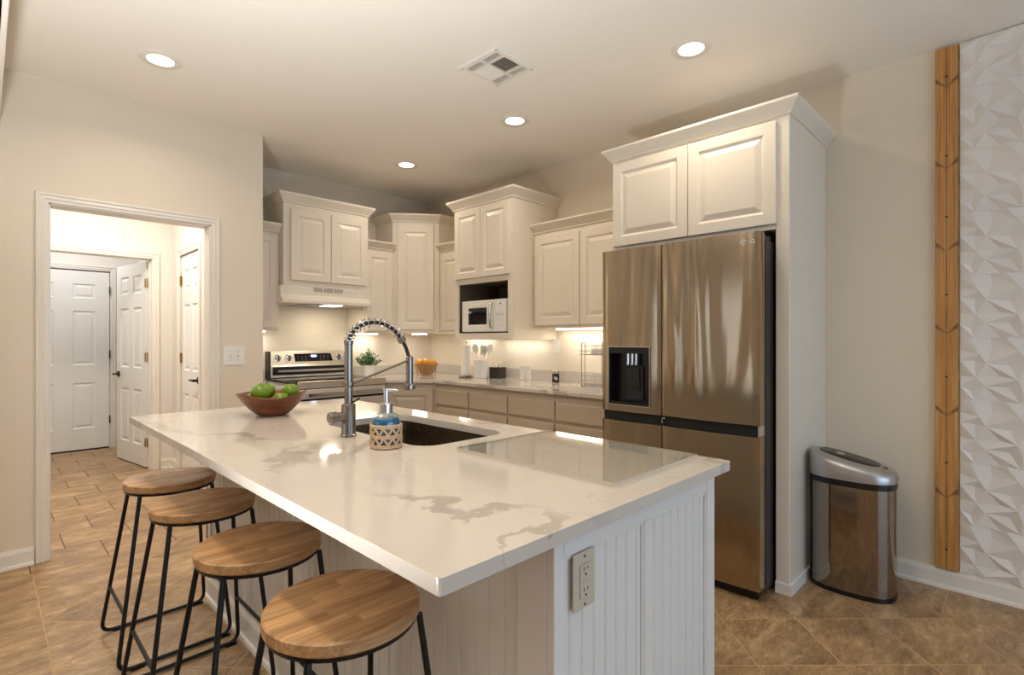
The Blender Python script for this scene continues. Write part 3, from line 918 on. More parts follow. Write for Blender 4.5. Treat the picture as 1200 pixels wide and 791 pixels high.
# ------------------------------------------------------------------ range
rg = thing('range', 'stainless steel electric range with black glass cooktop and rear control panel', 'stove', (2.08, 4.3, 0))
RX0, RX1 = 1.701, 2.459
m = MB(); m.box(RX0 + .004, RX1 - .004, 4.01, 4.58, 0.04, 0.905); m.build('body', 'darkcase', rg)
MB().box(RX0, RX1, 3.985, 4.56, 0.906, 0.920).build('cooktop', 'darkglass', rg, bevel=0.003)
m = MB().extr([(RX0, 3.965, 0.925), (RX0, 3.99, 0.925), (RX0, 4.0, 0.905), (RX0, 4.0, 0.868), (RX0, 3.972, 0.868)], (RX1 - RX0, 0, 0))
m.build('front_trim', 'steelplain', rg, bevel=0.003)
od = MB().box(RX0 + .004, RX1 - .004, 3.968, 4.009, 0.27, 0.862).build('oven_door', 'steelplain', rg, bevel=0.005)
MB().box(RX0 + .07, RX1 - .07, 3.9645, 3.968, 0.36, 0.66).build('oven_window', 'darkglass', od)
MB().box(RX0 + .006, RX1 - .006, 3.9655, 3.968, 0.772, 0.790).build('trim_strip', 'black', od)
m = MB(); m.box(RX0 + .045, RX1 - .045, 3.905, 3.928, 0.806, 0.838); m.box(RX0 + .05, RX0 + .075, 3.928, 3.968, 0.811, 0.833); m.box(RX1 - .075, RX1 - .05, 3.928, 3.968, 0.811, 0.833)
m.build('oven_handle', 'chrome', od, bevel=0.004)
MB().box(RX0 + .004, RX1 - .004, 3.968, 4.009, 0.06, 0.262).build('storage_drawer', 'steelplain', rg, bevel=0.005)
# slanted backguard
m = MB().extr([(RX0, 4.560, 0.921), (RX0, 4.640, 0.921), (RX0, 4.640, 1.150), (RX0, 4.600, 1.150), (RX0, 4.566, 1.028), (RX0, 4.560, 1.02)], (RX1 - RX0, 0, 0))
m.build('backguard', 'steelplain', rg, bevel=0.004)
MB().box(RX0 - .001, RX0 + .012, 4.555, 4.641, 0.921, 1.148).build('end_cap', 'black', rg)
MB().box(RX1 - .012, RX1 + .001, 4.555, 4.641, 0.921, 1.148).build('end_cap', 'black', rg)
MB().box(RX0 + .03, RX1 - .03, 4.548, 4.561, 0.945, 1.015).build('vent_grille', 'blackplastic', rg, bevel=0.002)
MB().box(RX0 + .07, RX1 - .07, 4.541, 4.549, 0.968, 0.988).build('chrome_bar', 'chrome', rg, bevel=0.003)
fn = Vector((0, -0.122, 0.034)).normalized(); sl = Vector((0, 0.034, 0.122)).normalized()
bo = Vector((0, 4.5835, 1.09))


def bgp(x, up, out=0.0): return Vector((x, bo.y, bo.z)) + sl * up + fn * out


dp = MB().extr([bgp(1.930, -.034, .0008), bgp(2.278, -.034, .0008), bgp(2.262, .036, .0008), bgp(1.925, .036, .0008)], fn * 0.003).build('display_panel', 'darkglass', rg)
MB().extr([bgp(2.075, .004, .004), bgp(2.125, .004, .004), bgp(2.125, .022, .004), bgp(2.075, .022, .004)], fn * 0.0006).build('clock_display', 'display', dp)
for r_ in range(3):
    for k in range(9):
        if r_ < 2 and 3 <= k <= 5: continue
        xx = 1.95 + k * 0.034
        MB().extr([bgp(xx, -.026 + r_ * .018, .004), bgp(xx + .016, -.026 + r_ * .018, .004), bgp(xx + .016, -.022 + r_ * .018, .004), bgp(xx, -.022 + r_ * .018, .004)], fn * 0.0004).build('touch_key', 'grayplastic', dp)
for xx in (1.781, 1.872, 2.331, 2.405):
    c = bgp(xx, 0.0, 0.0)
    kn = MB().lathe(c, [(0.030, 0), (0.030, 0.004), (0.024, 0.006), (0.022, 0.024), (0.019, 0.027), (0, 0.027)], 28, fn).build('knob', 'chrome', rg, smooth=True)
    MB().extr([c + Vector((-.003, 0, 0)) + sl * -.018 + fn * .0272, c + Vector((.003, 0, 0)) + sl * -.018 + fn * .0272, c + Vector((.003, 0, 0)) + sl * .018 + fn * .0272, c + Vector((-.003, 0, 0)) + sl * .018 + fn * .0272], fn * 0.006).build('knob_pointer', 'black', kn)
for (x, y, r_) in ((1.89, 4.15, .10), (2.27, 4.15, .085), (1.89, 4.40, .075), (2.27, 4.40, .09)):
    MB().lathe((x, y, 0.9202), [(r_ - .003, 0), (r_, 0), (r_, 0.0005), (r_ - .003, 0.0005)], 40, ring=True).build('burner_ring', 'grayplastic', rg)

# ------------------------------------------------------------------ microwave
mw = thing('microwave', 'small white countertop microwave sitting in the cabinet niche', 'microwave', (3.06, 3.16, 1.301))
MB().box(2.895, 3.25, 2.905, 3.435, 1.312, 1.575).build('case', 'whiteplastic', mw, bevel=0.006)
frm = Fr((2.895, 3.435, 1.312), (0, -1, 0), (-1, 0, 0))
dr = MB().grid(frm, [0.004, 0.075, 0.315, 0.405], [0.004, 0.055, 0.205, 0.259], {(1, 1)}, 0.022, [(0, 0), (0.004, -0.004), (0.006, -0.004)]).build('door', 'whiteplastic', mw, bevel=0.003)
MB().fbox(frm, 0.083, 0.307, 0.062, 0.198, 0.0182, 0.0192).build('window', 'darkglass', dr)
MB().fbox(frm, 0.408, 0.527, 0.004, 0.259, 0.0, 0.021).build('control_panel', 'whiteplastic', mw, bevel=0.003)
MB().lathe(frm.p(0.470, 0.225, 0.021), [(0.006, 0), (0.006, 0.003), (0, 0.003)], 16, (-1, 0, 0)).build('emblem', 'black', mw)
for k in range(3):
    MB().fbox(frm, 0.435, 0.505, 0.05 + k * .045, 0.075 + k * .045, 0.021, 0.0225).build('button', 'whiteplastic', mw, bevel=0.002)
MB().tube([frm.p(0.375, 0.03, 0.022), frm.p(0.378, 0.045, 0.045), frm.p(0.385, 0.09, 0.058), frm.p(0.387, 0.13, 0.060), frm.p(0.385, 0.17, 0.058), frm.p(0.378, 0.215, 0.045), frm.p(0.375, 0.232, 0.022)], 0.010, 10).build('door_handle', 'chrome', mw, smooth=True)
for a, c_ in ((0.03, -.02), (0.50, -.02), (0.03, -.33), (0.50, -.33)):
    MB().lathe(frm.p(a, -0.012, c_), [(0.012, 0.0005), (0.012, 0.0125)], 14).build('foot', 'black', mw)

# ------------------------------------------------------------------ refrigerator
rf = thing('refrigerator', 'large stainless steel four-door refrigerator with ice and water dispenser', 'refrigerator', (2.95, 1.345, 0))
FY0, FYM, FY1, FX = 0.901, 1.409, 1.792, 2.565
m = MB(); m.box(2.665, 3.36, FY0 + .004, FY1 - .004, 0.03, 1.735); m.build('case', 'darkcase', rf, bevel=0.004)
MB().box(2.640, 2.668, FY0 + .012, FY1 - .012, 0.06, 1.72).build('door_gasket', 'black', rf)
for ya in (FY0 + .01, FY1 - .09):
    MB().box(2.60, 2.76, ya, ya + .08, 1.736, 1.762).build('hinge_cover', 'darkcase', rf, bevel=0.004)
for xx, yy in ((2.70, FY0 + .06), (2.70, FY1 - .06), (3.30, FY0 + .06), (3.30, FY1 - .06)):
    MB().lathe((xx, yy, 0.0), [(0.022, 0.0003), (0.022, 0.03)], 16).build('foot', 'black', rf)


def fdoor(y0, y1, z0, z1, hole=None):
    """door skin: gently bowed front (bow across the width) with rolled vertical edges"""
    N = 24; prof = []
    for k in range(N + 1):
        t = k / N; yy = y0 + (y1 - y0) * t
        bow = 0.010 * (1 - (2 * t - 1) ** 2); e = min(t, 1 - t) * (y1 - y0)
        roll = 0.006 * max(0, 1 - e / 0.010) ** 2
        prof.append((FX + 0.010 - bow + roll, yy))
    return prof


def fpanel(name, y0, y1, z0, z1, parent=rf):
    pr = fdoor(y0, y1, z0, z1)
    pts = pr + [(2.638, y1), (2.638, y0)]
    return MB().prism(pts, z0, z1).build(name, 'steel', parent, smooth=30)


# upper right door, lower doors
ur = fpanel('upper_door', FY0, FYM - .003, 0.841, 1.765)
lr = fpanel('lower_door', FY0, FYM - .003, 0.055, 0.786)
ll = fpanel('lower_door', FYM + .003, FY1, 0.055, 0.786)
# upper left door built around the dispenser recess
DY0, DY1, DZ0, DZ1 = 1.475, 1.737, 0.881, 1.207
pr = fdoor(FYM + .003, FY1, 0, 0)


def bowx(y):
    for (xa, ya), (xb, yb) in zip(pr, pr[1:]):
        if ya <= y <= yb: return xa + (xb - xa) * (y - ya) / max(1e-9, yb - ya)
    return pr[-1][0]


m = MB()
ys = sorted(set([round(p[1], 5) for p in pr] + [DY0, DY1])); zs = [0.841, DZ0, DZ1, 1.765]
for a, b in zip(ys, ys[1:]):
    for c, d in zip(zs, zs[1:]):
        if a >= DY0 - 1e-6 and b <= DY1 + 1e-6 and c == DZ0: continue
        m.face([(bowx(a), a, c), (bowx(b), b, c), (bowx(b), b, d), (bowx(a), a, d)])
for z in (0.841, 1.765): m.face([(bowx(y), y, z) for y in ys] + [(2.638, FY1, z), (2.638, FYM + .003, z)])
for y in (FYM + .003, FY1): m.face([(bowx(y), y, z) for z in zs] + [(2.638, y, 1.765), (2.638, y, 0.841)])
m.weld = True
ul = m.build('upper_door', 'steel', rf, smooth=30)
dsp = MB()
x_f, x_b = FX - .002, 2.632
dsp.box(x_b - .004, x_b, DY0, DY1, DZ0, DZ1); dsp.box(x_f + .006, x_b, DY0, DY0 + .006, DZ0, DZ1); dsp.box(x_f + .006, x_b, DY1 - .006, DY1, DZ0, DZ1)
dsp.box(x_f + .006, x_b, DY0, DY1, DZ0, DZ0 + .014); dsp.box(x_f + .004, x_b, DY0, DY1, DZ1 - .036, DZ1)
ds = dsp.build('dispenser', 'blackplastic', ul, bevel=0.001)
ds2 = ul
m = MB()
for L in ((DY0 - .005, DY1 + .005, DZ0 - .005, DZ0), (DY0 - .005, DY1 + .005, DZ1, DZ1 + .005), (DY0 - .005, DY0, DZ0, DZ1), (DY1, DY1 + .005, DZ0, DZ1)):
    m.box(x_f - .002, x_f + .012, *L)
m.build('dispenser_frame', 'chrome', ul)
m = MB(); m.extr([(x_b - .006, 1.545, .905), (x_b - .006, 1.650, .905), (x_b - .006, 1.650, 1.10), (x_b - .006, 1.545, 1.10)], (-.008, 0, 0))
m.extr([(x_b - .014, 1.56, .96), (x_b - .014, 1.63, .96), (x_b - .026, 1.622, 1.09), (x_b - .026, 1.566, 1.09)], (-.004, 0, 0))
m.build('dispenser_paddle', 'darkcase', ul, bevel=0.003)
for yy in (1.578, 1.604, 1.632):
    MB().tube([(x_b - .03, yy, 1.170), (x_b - .03, yy, 1.128), (x_b - .034, yy, 1.105)], 0.0085, 12).build('nozzle', 'chrome', ul, smooth=True)
# dark pocket handles between upper and lower doors
MB().box(2.592, 2.640, FY0 + .006, FYM - .003, 0.787, 0.840).build('pocket_handle', 'shadowgap', rf)
MB().box(2.592, 2.640, FYM + .003, FY1 - .004, 0.787, 0.840).build('pocket_handle', 'shadowgap', rf)
MB().box(2.574, 2.640, FY0, FY0 + .008, 0.788, 0.840).build('handle_end_cap', 'chrome', rf, bevel=0.001)
m = MB(); m.box(2.574, 2.60, FYM - .022, FYM - .003, 0.824, 0.832); m.box(2.574, 2.60, FYM - .008, FYM - .003, 0.800, 0.832)
m.build('handle_clip', 'chrome', rf)
MB().box(2.585, 2.645, FYM - .0028, FYM + .0028, 0.056, 1.762).build('door_seam', 'shadowgap', rf)
MB().box(2.60, 2.66, FY0 + .02, FY1 - .02, 0.008, 0.052).build('kick_plate', 'black', rf)
# badge: ring emblem and two letters
bx = FX - .0012; byc, bz = 0.974, 1.716
fb = Fr((FX + .004, byc, bz), (0, -1, 0), (-1, 0, 0))
m = MB().tube([fb.p(.0125 * math.cos(t), .0125 * math.sin(t), .0015) for t in [2 * PI * k / 28 + .5 for k in range(25)]], 0.0017, 6)
m.tube([fb.p(0, .0055, .0015), fb.p(0, -.006, .0015), fb.p(.005, -.006, .0015)], 0.0014, 6)
m.tube([fb.p(.003, .0, .0015), fb.p(.0115, .0, .0015)], 0.0014, 6)
m.tube([fb.p(-.0055, .004, .0012), fb.p(-.0054, .004, .0028)], 0.0017, 8)
m.build('emblem', 'badge', ur)
m = MB().tube([fb.p(.024, .0085, .0015), fb.p(.024, -.0085, .0015), fb.p(.033, -.0085, .0015)], 0.0018, 6)
m.tube([fb.p(.0445 + .0085 * math.cos(t), .0085 * math.sin(t), .0015) for t in [0.7 + k * (2 * PI - 0.75) / 18 for k in range(19)]] + [fb.p(.0465, 0, .0015)], 0.0018, 6)
m.build('lettering', 'badge', ur)

# ------------------------------------------------------------------ island
IX0, IX1, IY0, IY1, IZ = 0.470, 1.522, 0.6125, 2.916, 0.90
BX0, BX1, BY0, BY1 = 0.775, 1.500, 0.650, 2.875
isl = thing('kitchen_island', 'white beadboard kitchen island base under the quartz top', 'kitchen island', ((BX0 + BX1) / 2, (BY0 + BY1) / 2, 0))


def bead(parent, name, fr, w, z0, z1, pitch=0.042, t=0.012, mat='islandpaint', depth=0.0035):
    """beadboard sheet: grooves are cut in the outline, which is run upwards"""
    pts = [fr.p(0, z0, 0)]
    a = 0.0; pts.append(fr.p(0, z0, t))
    a = pitch * 0.6
    while a < w - 0.012:
        pts += [fr.p(a - .0035, z0, t), fr.p(a - .001, z0, t - depth), fr.p(a + .001, z0, t - depth), fr.p(a + .0035, z0, t),
                fr.p(a + .006, z0, t - .0012), fr.p(a + .0075, z0, t)]
        a += pitch
    pts += [fr.p(w, z0, t), fr.p(w, z0, 0)]
    return MB().extr(pts, (0, 0, z1 - z0)).build(name, mat, parent)


# core walls
m = MB(); m.box(BX0 + .02, BX1 - .02, BY0 + .02, BY0 + .035, 0, .868); m.box(BX0 + .02, BX1 - .02, BY1 - .035, BY1 - .02, 0, .868)
m.box(BX0 + .02, BX0 + .035, BY0 + .035, BY1 - .035, 0, .868); m.box(BX1 - .035, BX1 - .02, BY0 + .035, BY1 - .035, 0, .868)
m.build('carcass', 'islandpaint', isl)
fe = Fr((BX0, BY0 + .02, 0), (1, 0, 0), (0, -1, 0))
bead(isl, 'beadboard_panel', Fr((BX0 + .03, BY0 + .02, 0), (1, 0, 0), (0, -1, 0)), 0.305, 0.09, 0.818)
bead(isl, 'beadboard_panel', Fr((BX0 + .365, BY0 + .02, 0), (1, 0, 0), (0, -1, 0)), 0.310, 0.09, 0.818)
m = MB()
m.fbox(fe, 0.0, 0.030, 0, 0.868, 0, .020); m.fbox(fe, 0.335, 0.365, 0.09, 0.818, 0, .020); m.fbox(fe, 0.675, BX1 - BX0, 0, 0.868, 0, .020)
m.fbox(fe, 0.030, 0.675, 0.818, 0.868, 0, .020); m.fbox(fe, 0.030, 0.675, 0.0, 0.09, 0, .020)
m.build('end_frame', 'islandpaint', isl, bevel=0.003)
m = MB()
for u0, u1 in ((0.030, 0.335), (0.365, 0.675)):
    for L in ((u0, u0 + .008, 0.09, 0.818), (u1 - .008, u1, 0.09, 0.818), (u0 + .008, u1 - .008, 0.810, 0.818)):
        m.fbox(fe, *L, 0.012, 0.017)
m.build('panel_bead', 'islandpaint', isl, bevel=0.002)
fs = Fr((BX0 + .02, BY1, 0), (0, -1, 0), (-1, 0, 0)); LEN = BY1 - BY0
bead(isl, 'beadboard_panel', Fr((BX0 + .02, BY1, 0), (0, -1, 0), (-1, 0, 0)), LEN - .02, 0.0, 0.868, 0.05)
for a, b in ((LEN - .10, LEN - .02), (0, .06)):
    MB().fbox(fs, a, b, 0.0, 0.868, .012, .020).build('corner_board', 'islandpaint', isl, bevel=0.002)
m = MB().sweep([(BX0 + .008, BY0 + .02), (BX0 + .008, BY1 + .0)], [(0, 0), (.014, 0), (.012, .085), (.006, .098), (0, .098)])
m.sweep([(BX0 - .006, BY0 + .02), (BX0 - .006, BY1)], [(0, 0), (.013, 0), (.010, .014), (0, .018)])
m.build('base_moulding', 'trim', isl)
for sx in (0,):
    for k in range(4):
        ya = BY0 + .02 + k * (LEN - .04) / 4
        cdoor(isl, Fr((BX1 - .019, ya + .006, 0.11), (0, 1, 0), (1, 0, 0)), (LEN - .04) / 4 - .012, 0.73, 0.058, 'islandpaint')
MB().fbox(Fr((BX1, BY1 - .02, 0), (-1, 0, 0), (0, 1, 0)), 0.0, BX1 - BX0, 0, .868, 0, .02).build('far_end_panel', 'islandpaint', isl)

SX0, SX1, SY0, SY1 = 1.002, 1.392, 1.395, 2.105
it = thing('island_countertop', 'thick white veined quartz top of the island with sink cutout', 'countertop', ((IX0 + IX1) / 2, (IY0 + IY1) / 2, .872))
outer = [(p.x, p.y) for p in rrect((IX0 + IX1) / 2, (IY0 + IY1) / 2, (IX1 - IX0) / 2, (IY1 - IY0) / 2, 0.008, 0, 3)]
hole = [(p.x, p.y) for p in rrect((SX0 + SX1) / 2, (SY0 + SY1) / 2, (SX1 - SX0) / 2, (SY1 - SY0) / 2, 0.075, 0, 8)]
slab(outer, 0.872, 0.900, 'slab', it, 0.004, hole)

sk = thing('sink', 'undermount stainless steel sink set in the island top', 'sink', ((SX0 + SX1) / 2, (SY0 + SY1) / 2, .66))
ccx, ccy = (SX0 + SX1) / 2, (SY0 + SY1) / 2; hx, hy = (SX1 - SX0) / 2, (SY1 - SY0) / 2
loops = [rrect(ccx, ccy, hx + .025, hy + .025, .09, .8715, 8), rrect(ccx, ccy, hx - .001, hy - .001, .074, .8715, 8), rrect(ccx, ccy, hx - .004, hy - .004, .072, .80, 8), rrect(ccx, ccy, hx - .008, hy - .008, .07, .70, 8),
         rrect(ccx, ccy, hx - .03, hy - .03, .06, .672, 8), rrect(ccx, ccy, .05, .05, .049, .668, 8)]
MB().loft(loops, False, True).build('basin', 'sinksteel', sk, smooth=50)
MB().lathe((ccx, ccy, .669), [(0.0, 0.002), (.03, 0.002), (.033, .004), (.045, .004), (.047, .0005), (0, .0005)], 28).build('drain', 'chrome', sk, smooth=True)

# GFCI outlet on the island end
go = thing('outlet', 'beige double outlet on the near end of the island', 'outlet', (0.863, .65, .76))
fo_ = Fr((0.864, BY0 + .0, 0.760), (1, 0, 0), (0, -1, 0))
MB().fbox(fo_, -.036, .036, -.058, .058, 0.0002, .006).build('cover_plate', 'almond', go, bevel=0.003)
MB().fbox(fo_, -.017, .017, -.034, .034, .006, .009).build('receptacle', 'almond', go, bevel=0.001)
for s_ in (-1, 1):
    for dx, hh in ((-.006, .004), (.006, .0032)):
        MB().fbox(fo_, dx - .0011, dx + .0011, s_ * .021 - hh + .004, s_ * .021 + hh + .004, .009, .0094).build('slot', 'black', go)
    MB().lathe(fo_.p(0, s_ * .021 - .008, .009), [(.0028, 0), (.0028, .0005), (0, .0005)], 12, (0, -1, 0)).build('slot', 'black', go)
    MB().lathe(fo_.p(0, s_ * .049, .006), [(.003, 0), (.003, .001), (0, .0012)], 12, (0, -1, 0)).build('screw', 'nickel', go)
for s_ in (-1, 1):
    MB().fbox(fo_, -.011, .011, s_ * .0035 - .0025, s_ * .0035 + .0025, .009, .0105).build('test_button', 'almond', go, bevel=0.0006)

# ------------------------------------------------------------------ glass sheet, faucet, soap, bowl on the island
gb = thing('glass_board', 'clear rectangular glass board lying on the island near the sink', 'cutting board', (1.26, .985, .9))
gloops = lambda z: rrect((1.045 + 1.482) / 2, (0.692 + 1.276) / 2, (1.482 - 1.045) / 2, (1.276 - .692) / 2, .008, z, 4)
MB().loft([gloops(.9045), gloops(.9125)]).build('sheet', 'glass', gb)
m = MB(); gi = lambda z: rrect((1.045 + 1.482) / 2, (0.692 + 1.276) / 2, (1.482 - 1.045) / 2 + .0006, (1.276 - .692) / 2 + .0006, .008, z, 4)
m.loft([gi(.9046), gi(.9124)], False, False); m.build('polished_edge', 'glassedge', gb)
for a, b in ((1.07, .72), (1.455, .72), (1.455, 1.25), (1.07, 1.25)):
    MB().lathe((a, b, .9002), [(.007, 0), (.007, .0042)], 12).build('foot', 'glass', gb)

FXc, FYc = 0.936, 1.758
fa = thing('faucet', 'tall brushed nickel spring-neck faucet beside the sink', 'faucet', (FXc, FYc, .9))
MB().lathe((FXc, FYc, .9), [(.029, .0004), (.029, .006), (.026, .008), (.025, .012), (.025, .114), (.023, .118), (.016, .119)], 32).build('base', 'nickel', fa, smooth=30)
MB().lathe((FXc, FYc, .9), [(.0145, .118), (.0145, .332), (.0165, .333), (.0165, .345), (.013, .346)], 28).build('column', 'nickel', fa, smooth=30)
MB().lathe((FXc, FYc, .9), [(.0185, .178), (.0195, .180), (.0195, .198), (.0185, .200)], 28).build('support_ring', 'nickel', fa, smooth=30)
path = spline([(FXc, FYc, 1.240), (.943, FYc, 1.262), (.962, FYc, 1.288), (.997, FYc, 1.307), (1.040, FYc, 1.315), (1.085, FYc, 1.308), (1.125, FYc, 1.288), (1.155, FYc, 1.258), (1.180, FYc, 1.222), (1.196, FYc, 1.180)], 10)
MB().tube(path, 0.0075, 10).build('hose', 'darkcase', fa, smooth=True)
# helical spring around the hose
cut = int(len(path) * 0.80); turns = 14; pts = []
for i in range(turns * 14 + 1):
    t = i / (turns * 14) * (cut - 1); k = int(t); f = t - k
    p = path[k].lerp(path[min(k + 1, len(path) - 1)], f)
    d = (path[min(k + 1, len(path) - 1)] - path[max(k - 1, 0)]).normalized()
    nn = Vector((0, 1, 0)); bb = d.cross(nn).normalized(); a = i / 14 * 2 * PI
    pts.append(p + nn * math.cos(a) * .0165 + bb * math.sin(a) * .0165)
MB().tube(pts, 0.0022, 6).build('spring', 'chrome', fa, smooth=True)
e = path[cut]; d = (path[cut + 2] - path[cut - 2]).normalized()
MB().tube([e - d * .010, e + d * .010], .0165, 16).build('spring_collar', 'nickel', fa, smooth=40)
MB().lathe((1.199, FYc, 1.05), [(.010, .135), (.0145, .130), (.0145, .026), (.0225, .020), (.0225, .004), (.018, .0), (0, .002)][::-1], 28).build('spray_head', 'nickel', fa, smooth=30)
MB().tube([(FXc + .015, FYc, 1.090), (1.186, FYc, 1.165)], 0.0042, 10).build('support_arm', 'nickel', fa, smooth=True)
MB().lathe((FXc - .020, FYc, .973), [(.0165, 0), (.0165, .026), (.0205, .030), (.0205, .052), (.017, .056), (0, .056)], 28, (-1, 0, 0)).build('handle_hub', 'nickel', fa, smooth=30)
MB().tube([(FXc + .012, FYc - .006, 1.022), (FXc + .034, FYc - .02, 1.036)], 0.0035, 8).build('handle', 'black', fa, smooth=True)

SXc, SYc = 0.925, 1.489
so = thing('soap_dispenser', 'pump soap bottle of blue liquid wrapped in woven wicker', 'soap dispenser', (SXc, SYc, .9))
MB().lathe((SXc, SYc, .9), [(0.0, .0006), (.043, .0006), (.046, .005), (.0465, .078), (.0445, .094), (.037, .106), (.022, .113), (.016, .118)], 36).build('bottle', 'bottleglass', so, smooth=50)
MB().lathe((SXc, SYc, .9), [(0.0, .004), (.0415, .004), (.0445, .008), (.045, .074), (.0445, .084), (.0425, .094), (.040, .097), (0, .097)], 36).build('soap', 'liquid', so, smooth=50)
MB().lathe((SXc, SYc, .9), [(.0205, .112), (.0205, .142), (.019, .144), (.0085, .145), (.0085, .185), (.011, .186), (.011, .190), (0, .190)], 28).build('pump', 'chrome', so, smooth=30)
MB().tube([(SXc, SYc, 1.085), (SXc + .02, SYc - .02, 1.086), (SXc + .028, SYc - .028, 1.082)], [.006, .0045, .004], 10).build('spout', 'chrome', so, smooth=True)
m = MB()
for z, r_ in ((.905, .0036), (.911, .0036), (.936, .0034), (.942, .0034), (.968, .0036), (.974, .0036)):
    m.tube([Vector((SXc + .0485 * math.cos(2 * PI * k / 32), SYc + .0485 * math.sin(2 * PI * k / 32), z + .0008 * math.sin(k * 4))) for k in range(32)], r_, 6, True)
NZ = 11
for za, zb in ((.914, .936), (.944, .967)):
    for k in range(NZ):
        for s_ in (-1, 1):
            a0 = 2 * PI * k / NZ; a1 = a0 + s_ * PI / NZ
            m.tube([Vector((SXc + .049 * math.cos(a), SYc + .049 * math.sin(a), z)) for a, z in ((a0, zb), ((a0 + a1) / 2, (za + zb) / 2), (a1, za))], .0036, 6)
m.build('wicker_sleeve', 'wicker', so, smooth=60)

bw = thing('fruit_bowl', 'round brown wooden bowl of green fruit on the far end of the island', 'bowl', (.953, 2.512, .9))
m = MB(); n = 48; loops = []
for r_, h, wv in ((.0, .003, 0), (.060, .003, 0), (.070, .006, 0), (.098, .030, 0), (.128, .064, .2), (.152, .098, 1), (.150, .101, 1), (.146, .098, 1), (.122, .064, .2), (.092, .032, 0), (.06, .014, 0), (0, .012, 0)):
    if r_ == 0: loops.append(None if False else [Vector((.953 + 1e-4 * math.cos(2 * PI * k / n), 2.512 + 1e-4 * math.sin(2 * PI * k / n), .9 + h)) for k in range(n)])
    else:
        L = []
        for k in range(n):
            a = 2 * PI * k / n
            z = h + wv * (0.006 * math.cos(2 * a + 1.2) + 0.006 * math.cos(3 * a + 2.2)); rr = r_ * (1 + 0.018 * wv * math.sin(3 * a))
            L.append(Vector((.953 + rr * math.cos(a), 2.512 + rr * math.sin(a), .9 + z)))
        loops.append(L)
m.loft(loops); m.build('bowl', 'bowlwood', bw, smooth=60)


def lime(x, y, z, r, lab):
    o = thing('lime', lab, 'fruit', (x, y, z - r), 'green fruit in the wooden bowl')
    m = MB(); k = 12
    m.lathe((x, y, z), [(r * math.sin(PI * i / k), -r * .95 * math.cos(PI * i / k) + (0.0 if i < k - 1 else -.004 * (i == k))) for i in range(k + 1)], 24)
    m.build('peel', 'lime', o, smooth=80)
    MB().tube([(x, y, z + r * .90), (x + .002, y, z + r * .95 + .005)], .0022, 6).build('stem', 'soil', o)
    return o


lime(.885, 2.470, 1.010, .041, 'large green fruit at the left front of the wooden bowl')
lime(.945, 2.560, 1.008, .039, 'green fruit at the back middle of the wooden bowl')
lime(1.030, 2.495, 1.003, .040, 'green fruit at the right side of the wooden bowl')
lime(.965, 2.440, .975, .034, 'green fruit sunk low in the middle front of the bowl')
lime(.885, 2.555, .975, .034, 'green fruit half hidden at the back left of the bowl')

# ------------------------------------------------------------------ bar stools
STY = [(2.602, 'bar stool farthest from the camera, nearest the hall, oval wood seat'), (2.130, 'second bar stool from the hall end of the island'), (1.585, 'third bar stool from the hall, second nearest the camera'), (1.085, 'bar stool nearest the camera under the island corner')]
SX, SZ, SR = 0.566, 0.668, 0.167


def make_stool(y):
    st = thing('bar_stool', STY[0][1], 'bar stool', (SX, y, 0), 'black metal bar stools with wood seats')
    MB().lathe((SX, y, SZ - .030), [(0, 0), (SR - .004, 0), (SR, .004), (SR, .026), (SR - .004, .030), (0, .030)], 56).build('seat', 'seat', st, smooth=30)
    MB().lathe((SX, y, SZ - .030), [(SR - .030, -.010), (SR - .006, -.010), (SR - .004, -.006), (SR - .004, -.0004), (SR - .030, -.0004)], 48, ring=True).build('seat_ring', 'black', st, smooth=30)
    for s_ in (-1, 1):
        yt, yb = y + s_ * .105, y + s_ * .192
        xt, xb = .128, .213; zt, zb, r = SZ - .036, .0095, .035
        pts = []
        for q in (-1, 1):
            a = Vector((SX + q * xt, yt, zt)); b = Vector((SX - xb if q < 0 else SX + .178, yb, zb)); dr_ = (b - a).normalized()
            leg = [a, b - dr_ * r * 1.3]; corner = []
            e2 = b + Vector((-q * r * 1.3, 0, 0))
            for k in range(1, 7):
                t = k / 6; p = leg[1].lerp(b, t).lerp(b.lerp(e2, t), t); corner.append(p)
            seq = leg + corner
            if q == -1: pts = seq
            else: pts = pts + seq[::-1]
        run = [pts[7], pts[8]]
        half = len(pts) // 2
        MB().tube(pts[:2] + pts[2:half], .0075, 10).build('leg', 'black', st, smooth=50)
        MB().tube(pts[half:], .0075, 10).build('leg', 'black', st, smooth=50)
        MB().tube([pts[half - 1], pts[half]], .0075, 10).build('floor_runner', 'black', st, smooth=50)
        for q in (-1, 1):
            MB().box(SX + q * .15 - .022, SX + q * .15 + .022, yb - .009, yb + .009, 0.0003, 0.008).build('foot_pad', 'blackplastic', st)
    for q in (-1, 1):
        k = .80 if q < 0 else .80
        zz = SZ * (1 - k) + .07; f = (SZ - .036 - zz) / (SZ - .036)
        xx = SX + q * (.128 + ((.213 if q < 0 else .178) - .128) * f); yo = .105 + (.192 - .105) * f
        MB().tube([(xx, y - yo, zz), (xx, y + yo, zz)], .0065, 10).build('foot_rail', 'black', st, smooth=50)
    return st


st0 = make_stool(STY[0][0])
for y, lab in STY[1:]: clone(st0, (SX, y, 0), lab)

# ------------------------------------------------------------------ things on the perimeter counter
Z = .9005
